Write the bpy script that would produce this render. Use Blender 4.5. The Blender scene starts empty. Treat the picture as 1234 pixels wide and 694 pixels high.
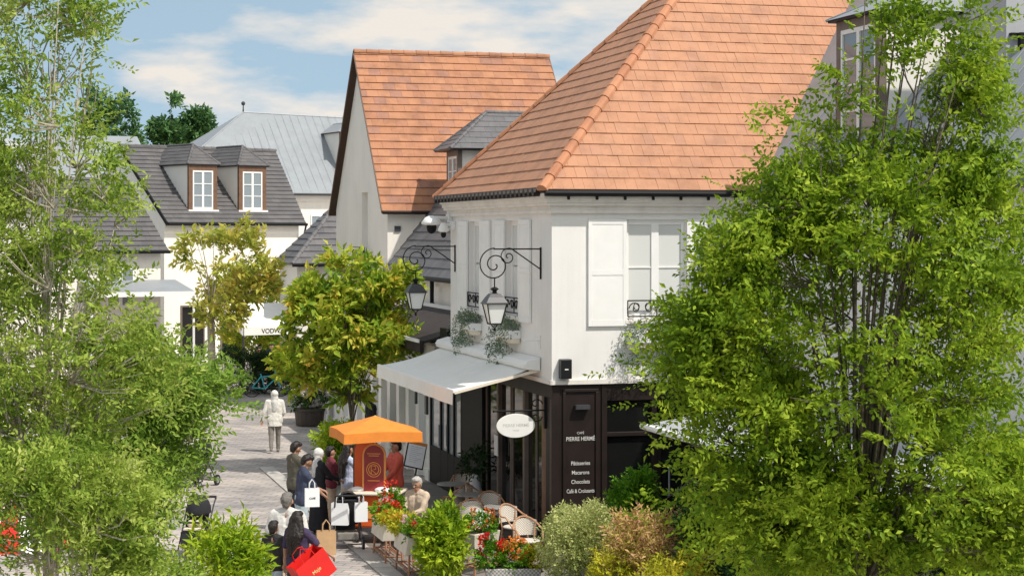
import bpy, bmesh, math, random
import numpy as np
from mathutils import Vector, Matrix, noise

random.seed(7)
rng = np.random.default_rng(11)
scene = bpy.context.scene
COL = scene.collection
R = math.radians

# ------------------------------------------------------------------ camera
F, CAMH, HZ = 2270.0, 6.0, 280.0            # focal length in photo pixels, eye height, horizon row
cd = bpy.data.cameras.new('camera'); cam = bpy.data.objects.new('camera', cd); COL.objects.link(cam)
cam.location = (0, 0, CAMH); cam.rotation_euler = (R(90), 0, 0)
cd.sensor_width = 36; cd.sensor_fit = 'HORIZONTAL'; cd.lens = 36 * F / 1234
cd.shift_y = -(347 - HZ) / 1234; cd.clip_start = .5; cd.clip_end = 3000
scene.camera = cam

# ------------------------------------------------------------------ light
SUN_DIR = Vector((.774 * .588, -.627 * .588, .809)).normalized()     # towards the sun
sd = bpy.data.lights.new('sun', 'SUN'); sd.energy = 2.05; sd.angle = R(.9); sd.color = (1, .955, .88)
sun = bpy.data.objects.new('sun', sd); COL.objects.link(sun)
sun.rotation_euler = SUN_DIR.to_track_quat('Z', 'Y').to_euler()
w = bpy.data.worlds.new('World'); scene.world = w; w.use_nodes = True
nt = w.node_tree; nt.nodes.clear()
def N(nt, t, **k):
    n = nt.nodes.new(t)
    for a, b in k.items():
        setattr(n, a, b)
    return n
L = nt.links.new
wo = N(nt, 'ShaderNodeOutputWorld'); bg = N(nt, 'ShaderNodeBackground'); bg.inputs[1].default_value = .15
sky = N(nt, 'ShaderNodeTexSky'); sky.sky_type = 'NISHITA'; sky.sun_disc = False
sky.sun_elevation = R(54); sky.sun_rotation = math.atan2(.774, -.627)
sky.air_density = 1.0; sky.dust_density = .6; sky.ozone_density = 1.6
tc = N(nt, 'ShaderNodeTexCoord')
va = N(nt, 'ShaderNodeVectorMath', operation='ADD'); va.inputs[1].default_value = (0, 0, .45)
vn = N(nt, 'ShaderNodeVectorMath', operation='NORMALIZE')
L(tc.outputs['Generated'], va.inputs[0]); L(va.outputs[0], vn.inputs[0]); L(vn.outputs[0], sky.inputs[0])
mp = N(nt, 'ShaderNodeMapping'); mp.inputs['Scale'].default_value = (9, 9, 30); mp.inputs['Location'].default_value = (3.1, .4, .55)
no = N(nt, 'ShaderNodeTexNoise'); no.inputs['Scale'].default_value = 1.0; no.inputs['Detail'].default_value = 7; no.inputs['Roughness'].default_value = .55
cr = N(nt, 'ShaderNodeValToRGB'); cr.color_ramp.elements[0].position = .47; cr.color_ramp.elements[1].position = .64
cr.color_ramp.elements[0].color = (0.10, .10, .10, 1); cr.color_ramp.elements[1].color = (.92, .92, .92, 1)
mx = N(nt, 'ShaderNodeMixRGB'); mx.inputs[2].default_value = (2.95, 2.70, 2.42, 1)
L(tc.outputs['Generated'], mp.inputs[0]); L(mp.outputs[0], no.inputs[0]); L(no.outputs[0], cr.inputs[0])
tn = N(nt, 'ShaderNodeMixRGB', blend_type='MULTIPLY'); tn.inputs[0].default_value = 1; tn.inputs[2].default_value = (1.02, .95, .70, 1)
L(sky.outputs[0], tn.inputs[1]); L(cr.outputs[0], mx.inputs[0]); L(tn.outputs[0], mx.inputs[1]); L(mx.outputs[0], bg.inputs[0]); L(bg.outputs[0], wo.inputs[0])
scene.view_settings.view_transform = 'Standard'; scene.view_settings.look = 'None'
scene.view_settings.exposure = 1.07; scene.view_settings.gamma = 1
scene.cycles.max_bounces = 8; scene.cycles.diffuse_bounces = 5; scene.cycles.glossy_bounces = 3
scene.cycles.transmission_bounces = 4; scene.cycles.transparent_max_bounces = 6
scene.cycles.use_denoising = True; scene.cycles.sample_clamp_indirect = 6

# ------------------------------------------------------------------ pixel <-> place
def P(x, y, Y): return Vector(((x - 617) * Y / F, Y, CAMH - (y - HZ) * Y / F))
def PX(x, Y): return (x - 617) * Y / F
def PZ(y, Y): return CAMH - (y - HZ) * Y / F
def GY(y): return F * CAMH / (y - HZ)

# ------------------------------------------------------------------ materials
def new_mat(name):
    m = bpy.data.materials.new(name); m.use_nodes = True
    return m, m.node_tree, m.node_tree.nodes['Principled BSDF']
def mat(name, col, rough=.6, var=.08, scale=6., bump=.0, metal=0., spec=.4, bscale=40., streak=0.):
    m, t, b = new_mat(name); l = t.links.new
    b.inputs['Roughness'].default_value = rough; b.inputs['Metallic'].default_value = metal
    b.inputs['Specular IOR Level'].default_value = spec
    c = N(t, 'ShaderNodeTexCoord'); n = N(t, 'ShaderNodeTexNoise')
    n.inputs['Scale'].default_value = scale; n.inputs['Detail'].default_value = 5
    r = N(t, 'ShaderNodeValToRGB'); r.color_ramp.elements[0].position = .3; r.color_ramp.elements[1].position = .7
    r.color_ramp.elements[0].color = (*[x * (1 - var) for x in col], 1)
    r.color_ramp.elements[1].color = (*[min(1, x * (1 + var)) for x in col], 1)
    l(c.outputs['Object'], n.inputs[0]); l(n.outputs[0], r.inputs[0])
    out = r.outputs[0]
    if streak:
        mp = N(t, 'ShaderNodeMapping'); mp.inputs['Scale'].default_value = (3, 3, .25)
        n2 = N(t, 'ShaderNodeTexNoise'); n2.inputs['Scale'].default_value = 2.2; n2.inputs['Detail'].default_value = 6
        r2 = N(t, 'ShaderNodeValToRGB'); r2.color_ramp.elements[0].position = .52; r2.color_ramp.elements[1].position = .75
        r2.color_ramp.elements[0].color = (1, 1, 1, 1); r2.color_ramp.elements[1].color = (1 - streak, 1 - streak * 1.1, 1 - streak * 1.3, 1)
        mu = N(t, 'ShaderNodeMixRGB', blend_type='MULTIPLY'); mu.inputs[0].default_value = 1
        l(c.outputs['Object'], mp.inputs[0]); l(mp.outputs[0], n2.inputs[0]); l(n2.outputs[0], r2.inputs[0])
        l(out, mu.inputs[1]); l(r2.outputs[0], mu.inputs[2]); out = mu.outputs[0]
    l(out, b.inputs['Base Color'])
    if bump:
        n3 = N(t, 'ShaderNodeTexNoise'); n3.inputs['Scale'].default_value = bscale; n3.inputs['Detail'].default_value = 4
        bp = N(t, 'ShaderNodeBump'); bp.inputs['Strength'].default_value = bump; bp.inputs['Distance'].default_value = .02
        l(c.outputs['Object'], n3.inputs[0]); l(n3.outputs[0], bp.inputs['Height']); l(bp.outputs[0], b.inputs['Normal'])
    return m
def piece_mat(name, cols, rough=.7, grain=18., bump=.25, dark=.35):
    """tiles and slates: each piece its own tone (object random + island random), grain and weathering"""
    m, t, b = new_mat(name); l = t.links.new
    b.inputs['Roughness'].default_value = rough; b.inputs['Specular IOR Level'].default_value = .3
    oi = N(t, 'ShaderNodeObjectInfo'); ge = N(t, 'ShaderNodeNewGeometry')
    ad = N(t, 'ShaderNodeMath', operation='ADD'); fr = N(t, 'ShaderNodeMath', operation='FRACT')
    l(oi.outputs['Random'], ad.inputs[0]); l(ge.outputs['Random Per Island'], ad.inputs[1]); l(ad.outputs[0], fr.inputs[0])
    r = N(t, 'ShaderNodeValToRGB'); r.color_ramp.elements.remove(r.color_ramp.elements[1])
    for i, c in enumerate(cols):
        e = r.color_ramp.elements[0] if i == 0 else r.color_ramp.elements.new(i / (len(cols) - 1))
        e.position = i / (len(cols) - 1); e.color = (*c, 1)
    l(fr.outputs[0], r.inputs[0])
    n = N(t, 'ShaderNodeTexNoise'); n.inputs['Scale'].default_value = 1.7; n.inputs['Detail'].default_value = 9; n.inputs['Roughness'].default_value = .7
    l(ge.outputs['Position'], n.inputs[0])
    r2 = N(t, 'ShaderNodeValToRGB'); r2.color_ramp.elements[0].position = .36; r2.color_ramp.elements[1].position = .56
    r2.color_ramp.elements[0].color = (1 - dark, 1 - dark, 1 - dark * .9, 1); r2.color_ramp.elements[1].color = (1, 1, 1, 1)
    mu = N(t, 'ShaderNodeMixRGB', blend_type='MULTIPLY'); mu.inputs[0].default_value = 1
    l(n.outputs[0], r2.inputs[0]); l(r.outputs[0], mu.inputs[1]); l(r2.outputs[0], mu.inputs[2]); l(mu.outputs[0], b.inputs['Base Color'])
    n3 = N(t, 'ShaderNodeTexNoise'); n3.inputs['Scale'].default_value = grain; n3.inputs['Detail'].default_value = 5
    bp = N(t, 'ShaderNodeBump'); bp.inputs['Strength'].default_value = bump; bp.inputs['Distance'].default_value = .02
    l(ge.outputs['Position'], n3.inputs[0]); l(n3.outputs[0], bp.inputs['Height']); l(bp.outputs[0], b.inputs['Normal'])
    return m
def leaf_mat(name, cols, trans=.35, rough=.45):
    m, t, b = new_mat(name); l = t.links.new
    b.inputs['Roughness'].default_value = rough + .1; b.inputs['Specular IOR Level'].default_value = .2
    ge = N(t, 'ShaderNodeNewGeometry'); r = N(t, 'ShaderNodeValToRGB'); r.color_ramp.elements.remove(r.color_ramp.elements[1])
    for i, c in enumerate(cols):
        e = r.color_ramp.elements[0] if i == 0 else r.color_ramp.elements.new(i / (len(cols) - 1))
        e.position = i / (len(cols) - 1); e.color = (*c, 1)
    n = N(t, 'ShaderNodeTexNoise'); n.inputs['Scale'].default_value = 1.5; n.inputs['Detail'].default_value = 3
    l(ge.outputs['Position'], n.inputs[0])
    a = N(t, 'ShaderNodeMath', operation='MULTIPLY_ADD'); a.inputs[1].default_value = .55
    s = N(t, 'ShaderNodeMath', operation='MULTIPLY_ADD'); s.inputs[1].default_value = 1.5; s.inputs[2].default_value = -.52
    l(n.outputs[0], s.inputs[0]); l(ge.outputs['Random Per Island'], a.inputs[0]); l(s.outputs[0], a.inputs[2]); l(a.outputs[0], r.inputs[0])
    l(r.outputs[0], b.inputs['Base Color'])
    tr = N(t, 'ShaderNodeBsdfTranslucent'); mi = N(t, 'ShaderNodeMixShader'); mi.inputs[0].default_value = trans
    o = t.nodes['Material Output']
    l(r.outputs[0], tr.inputs[0]); l(b.outputs[0], mi.inputs[1]); l(tr.outputs[0], mi.inputs[2]); l(mi.outputs[0], o.inputs[0])
    return m
def checker_mat(name, c1, c2, scale):
    m, t, b = new_mat(name); l = t.links.new
    c = N(t, 'ShaderNodeTexCoord'); k = N(t, 'ShaderNodeTexChecker'); k.inputs['Scale'].default_value = scale
    k.inputs[1].default_value = (*c1, 1); k.inputs[2].default_value = (*c2, 1)
    l(c.outputs['Object'], k.inputs[0]); l(k.outputs[0], b.inputs['Base Color']); b.inputs['Roughness'].default_value = .7
    return m
def glass_mat(name, col, rough=.04, spec=.6):
    m, t, b = new_mat(name); b.inputs['Base Color'].default_value = (*col, 1)
    c = N(t, 'ShaderNodeTexCoord'); n = N(t, 'ShaderNodeTexNoise'); n.inputs['Scale'].default_value = .8
    bp = N(t, 'ShaderNodeBump'); bp.inputs['Strength'].default_value = .03
    t.links.new(c.outputs['Object'], n.inputs[0]); t.links.new(n.outputs[0], bp.inputs['Height']); t.links.new(bp.outputs[0], b.inputs['Normal'])
    b.inputs['Roughness'].default_value = rough; b.inputs['Specular IOR Level'].default_value = spec
    return m
def paving_mat():
    m, t, b = new_mat('stone_setts'); l = t.links.new
    c = N(t, 'ShaderNodeTexCoord'); mp = N(t, 'ShaderNodeMapping'); mp.inputs['Rotation'].default_value = (0, 0, R(15.4))
    br = N(t, 'ShaderNodeTexBrick'); br.inputs['Scale'].default_value = 1; br.inputs['Brick Width'].default_value = .42
    br.inputs['Row Height'].default_value = .21; br.inputs['Mortar Size'].default_value = .012; br.inputs['Bias'].default_value = 0
    br.inputs[1].default_value = (.56, .50, .455, 1); br.inputs[2].default_value = (.38, .345, .325, 1); br.inputs[3].default_value = (.22, .195, .175, 1)
    n = N(t, 'ShaderNodeTexNoise'); n.inputs['Scale'].default_value = .45; n.inputs['Detail'].default_value = 8
    r = N(t, 'ShaderNodeValToRGB'); r.color_ramp.elements[0].position = .35; r.color_ramp.elements[1].position = .65
    r.color_ramp.elements[0].color = (.60, .61, .64, 1); r.color_ramp.elements[1].color = (1.10, 1.06, 1.02, 1)
    mu = N(t, 'ShaderNodeMixRGB', blend_type='MULTIPLY'); mu.inputs[0].default_value = 1
    l(c.outputs['Object'], mp.inputs[0]); l(mp.outputs[0], br.inputs[0]); l(c.outputs['Object'], n.inputs[0]); l(n.outputs[0], r.inputs[0])
    l(br.outputs[0], mu.inputs[1]); l(r.outputs[0], mu.inputs[2]); l(mu.outputs[0], b.inputs['Base Color'])
    bp = N(t, 'ShaderNodeBump'); bp.inputs['Strength'].default_value = .5; bp.inputs['Distance'].default_value = .01; bp.invert = True
    l(br.outputs[1], bp.inputs['Height']); l(bp.outputs[0], b.inputs['Normal']); b.inputs['Roughness'].default_value = .8
    return m

M = {}
M['white'] = mat('white_render', (.80, .77, .735), .85, .04, 1.2, .15, bscale=60, streak=.055)
M['white_far'] = mat('pale_render', (.82, .77, .70), .85, .05, .7, .12, streak=.05)
M['trim'] = mat('white_paint', (.84, .82, .79), .55, .03, 3)
M['stonetrim'] = mat('moulded_stone', (.76, .71, .65), .75, .06, 2.5, .1, streak=.08)
M['brown'] = mat('dark_brown_paint', (.020, .013, .011), .5, .2, 3, .03, spec=.25)
M['browner'] = mat('brown_wood', (.16, .085, .05), .55, .2, 5, .1)
M['taupe'] = mat('taupe_paint', (.17, .13, .11), .6, .12, 5)
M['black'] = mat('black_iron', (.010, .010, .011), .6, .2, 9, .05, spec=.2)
M['anthracite'] = mat('anthracite_metal', (.05, .05, .055), .45, .15, 5)
M['zinc'] = mat('zinc_sheet', (.27, .285, .30), .45, .07, 1.3, .03, metal=.0, streak=.08)
M['greyclad'] = mat('grey_cladding', (.40, .40, .42), .6, .05, 1.5, .03, streak=.05)
M['tile'] = piece_mat('clay_tile', [(.455, .222, .125), (.485, .24, .137), (.465, .228, .13), (.49, .248, .142), (.47, .23, .13), (.445, .226, .14), (.48, .236, .13)], dark=.2)
M['tile_far'] = piece_mat('weathered_clay_tile', [(.40, .182, .095), (.44, .205, .11), (.39, .175, .098), (.45, .215, .118), (.41, .185, .095), (.34, .17, .118), (.43, .20, .108)], dark=.26)
M['ridge'] = piece_mat('clay_ridge', [(.48, .21, .11), (.52, .24, .13), (.45, .19, .10)], dark=.2)
M['slate'] = piece_mat('slate', [(.125, .12, .125), (.155, .148, .15), (.135, .128, .132), (.17, .16, .16)], rough=.55, dark=.2)
M['slate_warm'] = piece_mat('concrete_slate', [(.105, .10, .10), (.128, .12, .12), (.115, .108, .108), (.14, .13, .13)], rough=.65, dark=.15)
M['deck'] = mat('roof_deck', (.06, .035, .025), .9)
M['pane'] = glass_mat('curtained_pane', (.66, .66, .63), .08, .5)
M['pane_grey'] = glass_mat('grey_pane', (.22, .25, .27), .05, .6)
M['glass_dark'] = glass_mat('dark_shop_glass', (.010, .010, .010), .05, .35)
M['glass_green'] = glass_mat('green_shop_glass', (.33, .40, .37), .1, .4)
M['canvas'] = mat('cream_canvas', (.83, .81, .76), .9, .03, 4, .05)
M['canvas_dark'] = mat('dark_canvas', (.035, .026, .024), .8, .2, 3)
M['orange'] = mat('orange_canvas', (.74, .24, .035), .8, .06, 6, .05)
M['orange_paint'] = mat('orange_paint', (.80, .13, .02), .4, .08, 4)
M['orange_pale'] = mat('pale_orange_paint', (.86, .36, .10), .5, .06, 4)
M['maroon'] = mat('maroon_panel', (.30, .035, .035), .45, .15, 5)
M['cream'] = mat('cream_paint', (.78, .68, .54), .6, .05, 4)
M['bagwhite'] = mat('white_paper', (.84, .84, .85), .5, .02, 6)
M['bagred'] = mat('red_paper', (.70, .022, .018), .4, .08, 5)
M['kraft'] = mat('kraft_paper', (.55, .36, .19), .7, .08, 12)
M['skin'] = mat('skin', (.46, .25, .165), .55, .08, 12)
M['skin_tan'] = mat('tan_skin', (.40, .215, .14), .55, .08, 12)
M['hair'] = mat('dark_hair', (.018, .013, .011), .5, .3, 60, .3, bscale=120)
M['hairgrey'] = mat('grey_hair', (.17, .155, .14), .7, .2, 60, .3, bscale=120)
M['hairwhite'] = mat('silver_hair', (.46, .43, .40), .7, .1, 60, .3, bscale=120)
M['eye'] = mat('eye_dark', (.01, .008, .008), .2)
M['lip'] = mat('lip', (.36, .12, .10), .5)
def cloth(name, c): return mat(name, c, .9, .14, 9, .25, bscale=25)
M['c_white'] = cloth('white_cotton', (.64, .62, .585)); M['c_navy'] = cloth('navy_cotton', (.045, .055, .095))
M['c_olive'] = cloth('olive_cotton', (.11, .10, .075)); M['c_black'] = cloth('black_cloth', (.018, .018, .022))
M['c_char'] = cloth('charcoal_cotton', (.035, .033, .033)); M['c_jean'] = cloth('pale_denim', (.46, .55, .60))
M['c_plum'] = cloth('plum_navy_cloth', (.055, .04, .085)); M['c_skirt'] = cloth('dark_green_cloth', (.025, .045, .038))
M['c_blue'] = cloth('pale_blue_cotton', (.56, .61, .76)); M['c_ivory'] = cloth('ivory_cloth', (.66, .57, .46))
M['c_grey'] = cloth('grey_cloth', (.22, .20, .175)); M['c_beige'] = cloth('beige_cloth', (.56, .44, .33))
M['c_wine'] = cloth('wine_cloth', (.19, .035, .05)); M['c_cream'] = cloth('cream_cloth', (.70, .67, .61)); M['c_coral'] = cloth('coral_cloth', (.62, .12, .08)); M['c_denim'] = cloth('dark_denim', (.05, .07, .13))
M['rattan'] = mat('rattan', (.46, .24, .13), .55, .2, 30, .1)
M['weave'] = checker_mat('woven_resin', (.80, .76, .68), (.46, .40, .33), 46)
M['marble'] = mat('table_marble', (.35, .33, .31), .3, .2, 5)
M['wicker'] = checker_mat('grey_wicker', (.62, .60, .57), (.30, .28, .26), 30)
M['wood'] = mat('stained_wood', (.34, .17, .10), .6, .2, 12, .1)
M['pot'] = mat('dark_pot', (.05, .038, .032), .6, .2, 5, .1)
M['trough'] = mat('pale_trough', (.62, .56, .47), .8, .1, 5, .2)
M['soil'] = mat('soil', (.04, .03, .02), .95)
M['bark'] = mat('pale_bark', (.40, .35, .28), .85, .25, 14, .5, bscale=30)
M['bark_dark'] = mat('dark_bark', (.12, .095, .07), .9, .3, 14, .5, bscale=30)
M['bike'] = mat('turquoise_paint', (.05, .42, .50), .35)
M['rubber'] = mat('rubber', (.02, .02, .02), .8)
M['sign_white'] = mat('white_enamel', (.82, .80, .76), .35, .03, 5)
M['ink'] = mat('pale_grey_ink', (.52, .52, .50), .6)
M['lettering'] = mat('white_lettering', (.62, .60, .57), .5, .02)
M['gold'] = mat('gold_lettering', (.80, .50, .22), .4)
M['lantern_glass'] = glass_mat('opal_glass', (.80, .80, .77), .25, .5)
M['paving'] = paving_mat()
M['kerb'] = piece_mat('kerb_slab', [(.44, .41, .38), (.52, .48, .44), (.47, .44, .40)], dark=.25)
M['terrace'] = mat('terrace_stone', (.22, .195, .175), .8, .25, 2.5, .3)
M['grass_far'] = mat('far_ground', (.16, .18, .09), .95, .2, .05)
hornbeam = [(.075, .145, .010), (.15, .255, .015), (.25, .37, .022), (.37, .48, .035), (.50, .59, .06)]
M['lf_right'] = leaf_mat('hornbeam_leaf', hornbeam, .45)
M['lf_left'] = leaf_mat('ash_leaf', [(.10, .18, .022), (.19, .30, .036), (.31, .42, .06), (.45, .54, .10), (.64, .68, .22)], .48)
M['lf_low'] = leaf_mat('maple_leaf', [(.085, .17, .022), (.17, .29, .036), (.28, .42, .06), (.43, .54, .12)], .48)
M['lf_mag'] = leaf_mat('magnolia_leaf', [(.08, .16, .014), (.18, .31, .024), (.33, .45, .038), (.50, .57, .06), (.68, .62, .09), (.70, .44, .07)], .45, .45)
M['lf_mag2'] = leaf_mat('young_magnolia_leaf', [(.20, .27, .04), (.42, .46, .07), (.64, .60, .12), (.66, .48, .10)], .45)
M['lf_far'] = leaf_mat('far_tree_leaf', [(.05, .12, .045), (.09, .19, .06), (.15, .26, .08)], .25)
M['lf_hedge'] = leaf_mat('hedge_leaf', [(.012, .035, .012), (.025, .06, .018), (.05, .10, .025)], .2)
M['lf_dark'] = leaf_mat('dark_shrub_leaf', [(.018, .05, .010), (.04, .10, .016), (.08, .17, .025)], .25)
M['lf_lime'] = leaf_mat('lime_leaf', [(.10, .20, .008), (.24, .38, .015), (.40, .52, .03), (.56, .62, .05)], .35)
M['lf_silver'] = leaf_mat('variegated_leaf', [(.22, .28, .07), (.42, .47, .15), (.62, .63, .26), (.74, .72, .38)], .3)
M['lf_red'] = leaf_mat('copper_leaf', [(.20, .22, .035), (.42, .40, .07), (.68, .46, .18), (.72, .42, .26), (.60, .54, .12), (.38, .40, .06)], .35)
M['lf_yellow'] = leaf_mat('golden_leaf', [(.30, .32, .02), (.52, .52, .035), (.68, .58, .06)], .35)
M['lf_green'] = leaf_mat('fresh_leaf', [(.05, .15, .008), (.12, .29, .012), (.22, .42, .03)], .3)
M['lf_trail'] = leaf_mat('trailing_leaf', [(.10, .15, .09), (.18, .24, .15), (.26, .32, .22)], .25)
M['fl_red'] = leaf_mat('red_petal', [(.55, .012, .015), (.72, .03, .02), (.78, .10, .03)], .3)
M['fl_orange'] = leaf_mat('orange_petal', [(.70, .10, .02), (.80, .24, .04), (.72, .40, .10)], .3)
M['fl_pink'] = leaf_mat('pink_petal', [(.72, .38, .38), (.80, .54, .52), (.82, .66, .62)], .3)
M['fl_white'] = leaf_mat('white_petal', [(.72, .64, .60), (.80, .76, .72)], .3)

# ------------------------------------------------------------------ objects
def tag(o, label=None, cat=None, group=None, kind=None):
    if label: o['label'] = label
    if cat: o['category'] = cat
    if group: o['group'] = group
    if kind: o['kind'] = kind
    return o
def thing(name, label, cat, loc=(0, 0, 0), rz=0., group=None):
    o = bpy.data.objects.new(name, None); COL.objects.link(o); o.empty_display_size = .2
    o.location = loc; o.rotation_euler = (0, 0, rz)
    return tag(o, label, cat, group)
def link(name, me, parent=None, kind=None):
    o = bpy.data.objects.new(name, me); COL.objects.link(o)
    if parent: o.parent = parent
    if kind: o['kind'] = kind
    return o
def kids(o): return [c for c in bpy.data.objects if c.parent == o]
def copy_tree(root, loc, rz, label=None, scale=1.):
    allk = {}
    for c in bpy.data.objects:
        if c.parent: allk.setdefault(c.parent, []).append(c)
    def rec(o, parent):
        c = o.copy(); COL.objects.link(c)
        if parent: c.parent = parent
        for k in allk.get(o, []): rec(k, c)
        return c
    c = rec(root, None); c.location = loc; c.rotation_euler = (0, 0, rz); c.scale = (scale,) * 3
    if label: c['label'] = label
    return c

class MB:
    def __init__(s): s.v, s.f = [], []
    def add(s, vs, fs):
        b = len(s.v); s.v += [tuple(v) for v in vs]; s.f += [tuple(i + b for i in f) for f in fs]; return s
    def box(s, x0, x1, y0, y1, z0, z1):
        return s.add([(x0, y0, z0), (x1, y0, z0), (x1, y1, z0), (x0, y1, z0), (x0, y0, z1), (x1, y0, z1), (x1, y1, z1), (x0, y1, z1)],
                     [(0, 3, 2, 1), (4, 5, 6, 7), (0, 1, 5, 4), (1, 2, 6, 5), (2, 3, 7, 6), (3, 0, 4, 7)])
    def face(s, *pts): return s.add(pts, [tuple(range(len(pts)))])
    def prism(s, pts, vec):
        n = len(pts); vec = Vector(vec); a = [Vector(p) for p in pts]
        return s.add(a + [p + vec for p in a], [tuple(range(n))[::-1], tuple(range(n, 2 * n))] + [(i, (i + 1) % n, n + (i + 1) % n, n + i) for i in range(n)])
    def tube(s, pts, r, n=6, cap=True):
        pts = [Vector(p) for p in pts]; rs = r if isinstance(r, (list, tuple)) else [r] * len(pts)
        b = len(s.v); up = None
        for i, p in enumerate(pts):
            d = (pts[min(i + 1, len(pts) - 1)] - pts[max(i - 1, 0)])
            d = d.normalized() if d.length > 1e-9 else Vector((0, 0, 1))
            if up is None: up = d.orthogonal().normalized()
            a = (up - d * up.dot(d)); a = a.normalized() if a.length > 1e-6 else d.orthogonal().normalized()
            up = a; c = d.cross(a)
            for k in range(n):
                t = 2 * math.pi * k / n
                s.v.append(tuple(p + a * math.cos(t) * rs[i] + c * math.sin(t) * rs[i]))
        for i in range(len(pts) - 1):
            for k in range(n):
                q = b + i * n; s.f.append((q + k, q + (k + 1) % n, q + n + (k + 1) % n, q + n + k))
        if cap:
            s.f.append(tuple(b + k for k in range(n))[::-1]); q = b + (len(pts) - 1) * n; s.f.append(tuple(q + k for k in range(n)))
        return s
    def lathe(s, prof, c=(0, 0, 0), n=16, sx=1., sy=1.):
        b = len(s.v)
        for r, z in prof:
            for k in range(n):
                t = 2 * math.pi * k / n; s.v.append((c[0] + r * sx * math.cos(t), c[1] + r * sy * math.sin(t), c[2] + z))
        for i in range(len(prof) - 1):
            for k in range(n):
                q = b + i * n; s.f.append((q + k, q + (k + 1) % n, q + n + (k + 1) % n, q + n + k))
        s.f.append(tuple(b + k for k in range(n))[::-1]); q = b + (len(prof) - 1) * n; s.f.append(tuple(q + k for k in range(n)))
        return s
    def ball(s, c, r, n=10, sc=(1, 1, 1)):
        prof = []
        m = max(4, n // 2)
        b = len(s.v)
        for i in range(m + 1):
            a = math.pi * i / m - math.pi / 2; rr = max(1e-4, math.cos(a)) * r; z = math.sin(a) * r
            for k in range(n):
                t = 2 * math.pi * k / n; s.v.append((c[0] + rr * sc[0] * math.cos(t), c[1] + rr * sc[1] * math.sin(t), c[2] + z * sc[2]))
        for i in range(m):
            for k in range(n):
                q = b + i * n; s.f.append((q + k, q + (k + 1) % n, q + n + (k + 1) % n, q + n + k))
        return s
    def capsule(s, p0, r0, p1, r1, fy=1., n=10):
        """rounded tapered limb; fy squashes it front to back"""
        p0, p1 = Vector(p0), Vector(p1); d = p1 - p0
        d = d.normalized() if d.length > 1e-6 else Vector((0, 0, 1))
        a = d.orthogonal().normalized(); c = d.cross(a); b = len(s.v); rings = []
        for i in range(4):
            t = -math.pi / 2 + (math.pi / 2) * (i + .3) / 3.3; rings.append((p0, r0, t))
        for i in range(4):
            t = (math.pi / 2) * i / 3.3; rings.append((p1, r1, t))
        for (o, r, t) in rings:
            for k in range(n):
                w_ = 2 * math.pi * k / n
                off = (a * math.cos(w_) + c * math.sin(w_)) * (r * math.cos(t)) + d * (r * math.sin(t))
                s.v.append((o.x + off.x, o.y + off.y * fy, o.z + off.z))
        m = len(rings)
        for i in range(m - 1):
            for k in range(n):
                q = b + i * n; s.f.append((q + k, q + (k + 1) % n, q + n + (k + 1) % n, q + n + k))
        s.f.append(tuple(b + k for k in range(n))[::-1]); q = b + (m - 1) * n; s.f.append(tuple(q + k for k in range(n)))
        return s
    def mesh(s, name, m, smooth=False):
        me = bpy.data.meshes.new(name); me.from_pydata(s.v, [], s.f); me.materials.append(m)
        if smooth: me.polygons.foreach_set('use_smooth', [True] * len(me.polygons))
        me.update(); return me
    def build(s, name, m, parent=None, smooth=False, kind=None, bevel=0.):
        o = link(name, s.mesh(name, m, smooth), parent, kind)
        if bevel:
            b = o.modifiers.new('bevel', 'BEVEL'); b.width = bevel; b.segments = 2; b.limit_method = 'ANGLE'
        return o

TEX = {}
for k_, sz_ in (('fold', .10), ('lock', .035)):
    TEX[k_] = bpy.data.textures.new(k_, 'CLOUDS'); TEX[k_].noise_scale = sz_; TEX[k_].noise_depth = 2
def blob(name, caps, voxel, m, parent, frusta=()):
    """one continuous surface grown over tapered capsules"""
    mb = MB()
    for c in caps: mb.capsule(*c)
    for fr in frusta: mb.lathe(*fr)
    o = mb.build(name, m, parent)
    r = o.modifiers.new('remesh', 'REMESH'); r.mode = 'VOXEL'; r.voxel_size = voxel; r.use_smooth_shade = True
    s = o.modifiers.new('smooth', 'SMOOTH'); s.factor = .5; s.iterations = 3
    if name != 'body':                                          # folds in cloth, locks in hair
        d = o.modifiers.new('folds', 'DISPLACE'); d.texture = TEX['lock' if name == 'hair' else 'fold']; d.strength = .022 if name == 'hair' else .02; d.mid_level = .5
    return o

def text(name, s, size, m, parent, loc, rot, extrude=.004, bold=.0, align='CENTER', sx=1.):
    cu = bpy.data.curves.new(name, 'FONT'); cu.body = s; cu.size = size; cu.align_x = align; cu.extrude = extrude; cu.offset = bold
    t = bpy.data.objects.new(name + '_src', cu); COL.objects.link(t)
    dg = bpy.context.evaluated_depsgraph_get(); me = bpy.data.meshes.new_from_object(t.evaluated_get(dg)); me.name = name
    bpy.data.objects.remove(t); bpy.data.curves.remove(cu)
    me.materials.clear(); me.materials.append(m)
    o = link(name, me, parent); o.location = loc; o.rotation_euler = rot; o.scale = (sx, 1, 1)
    return o

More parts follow.
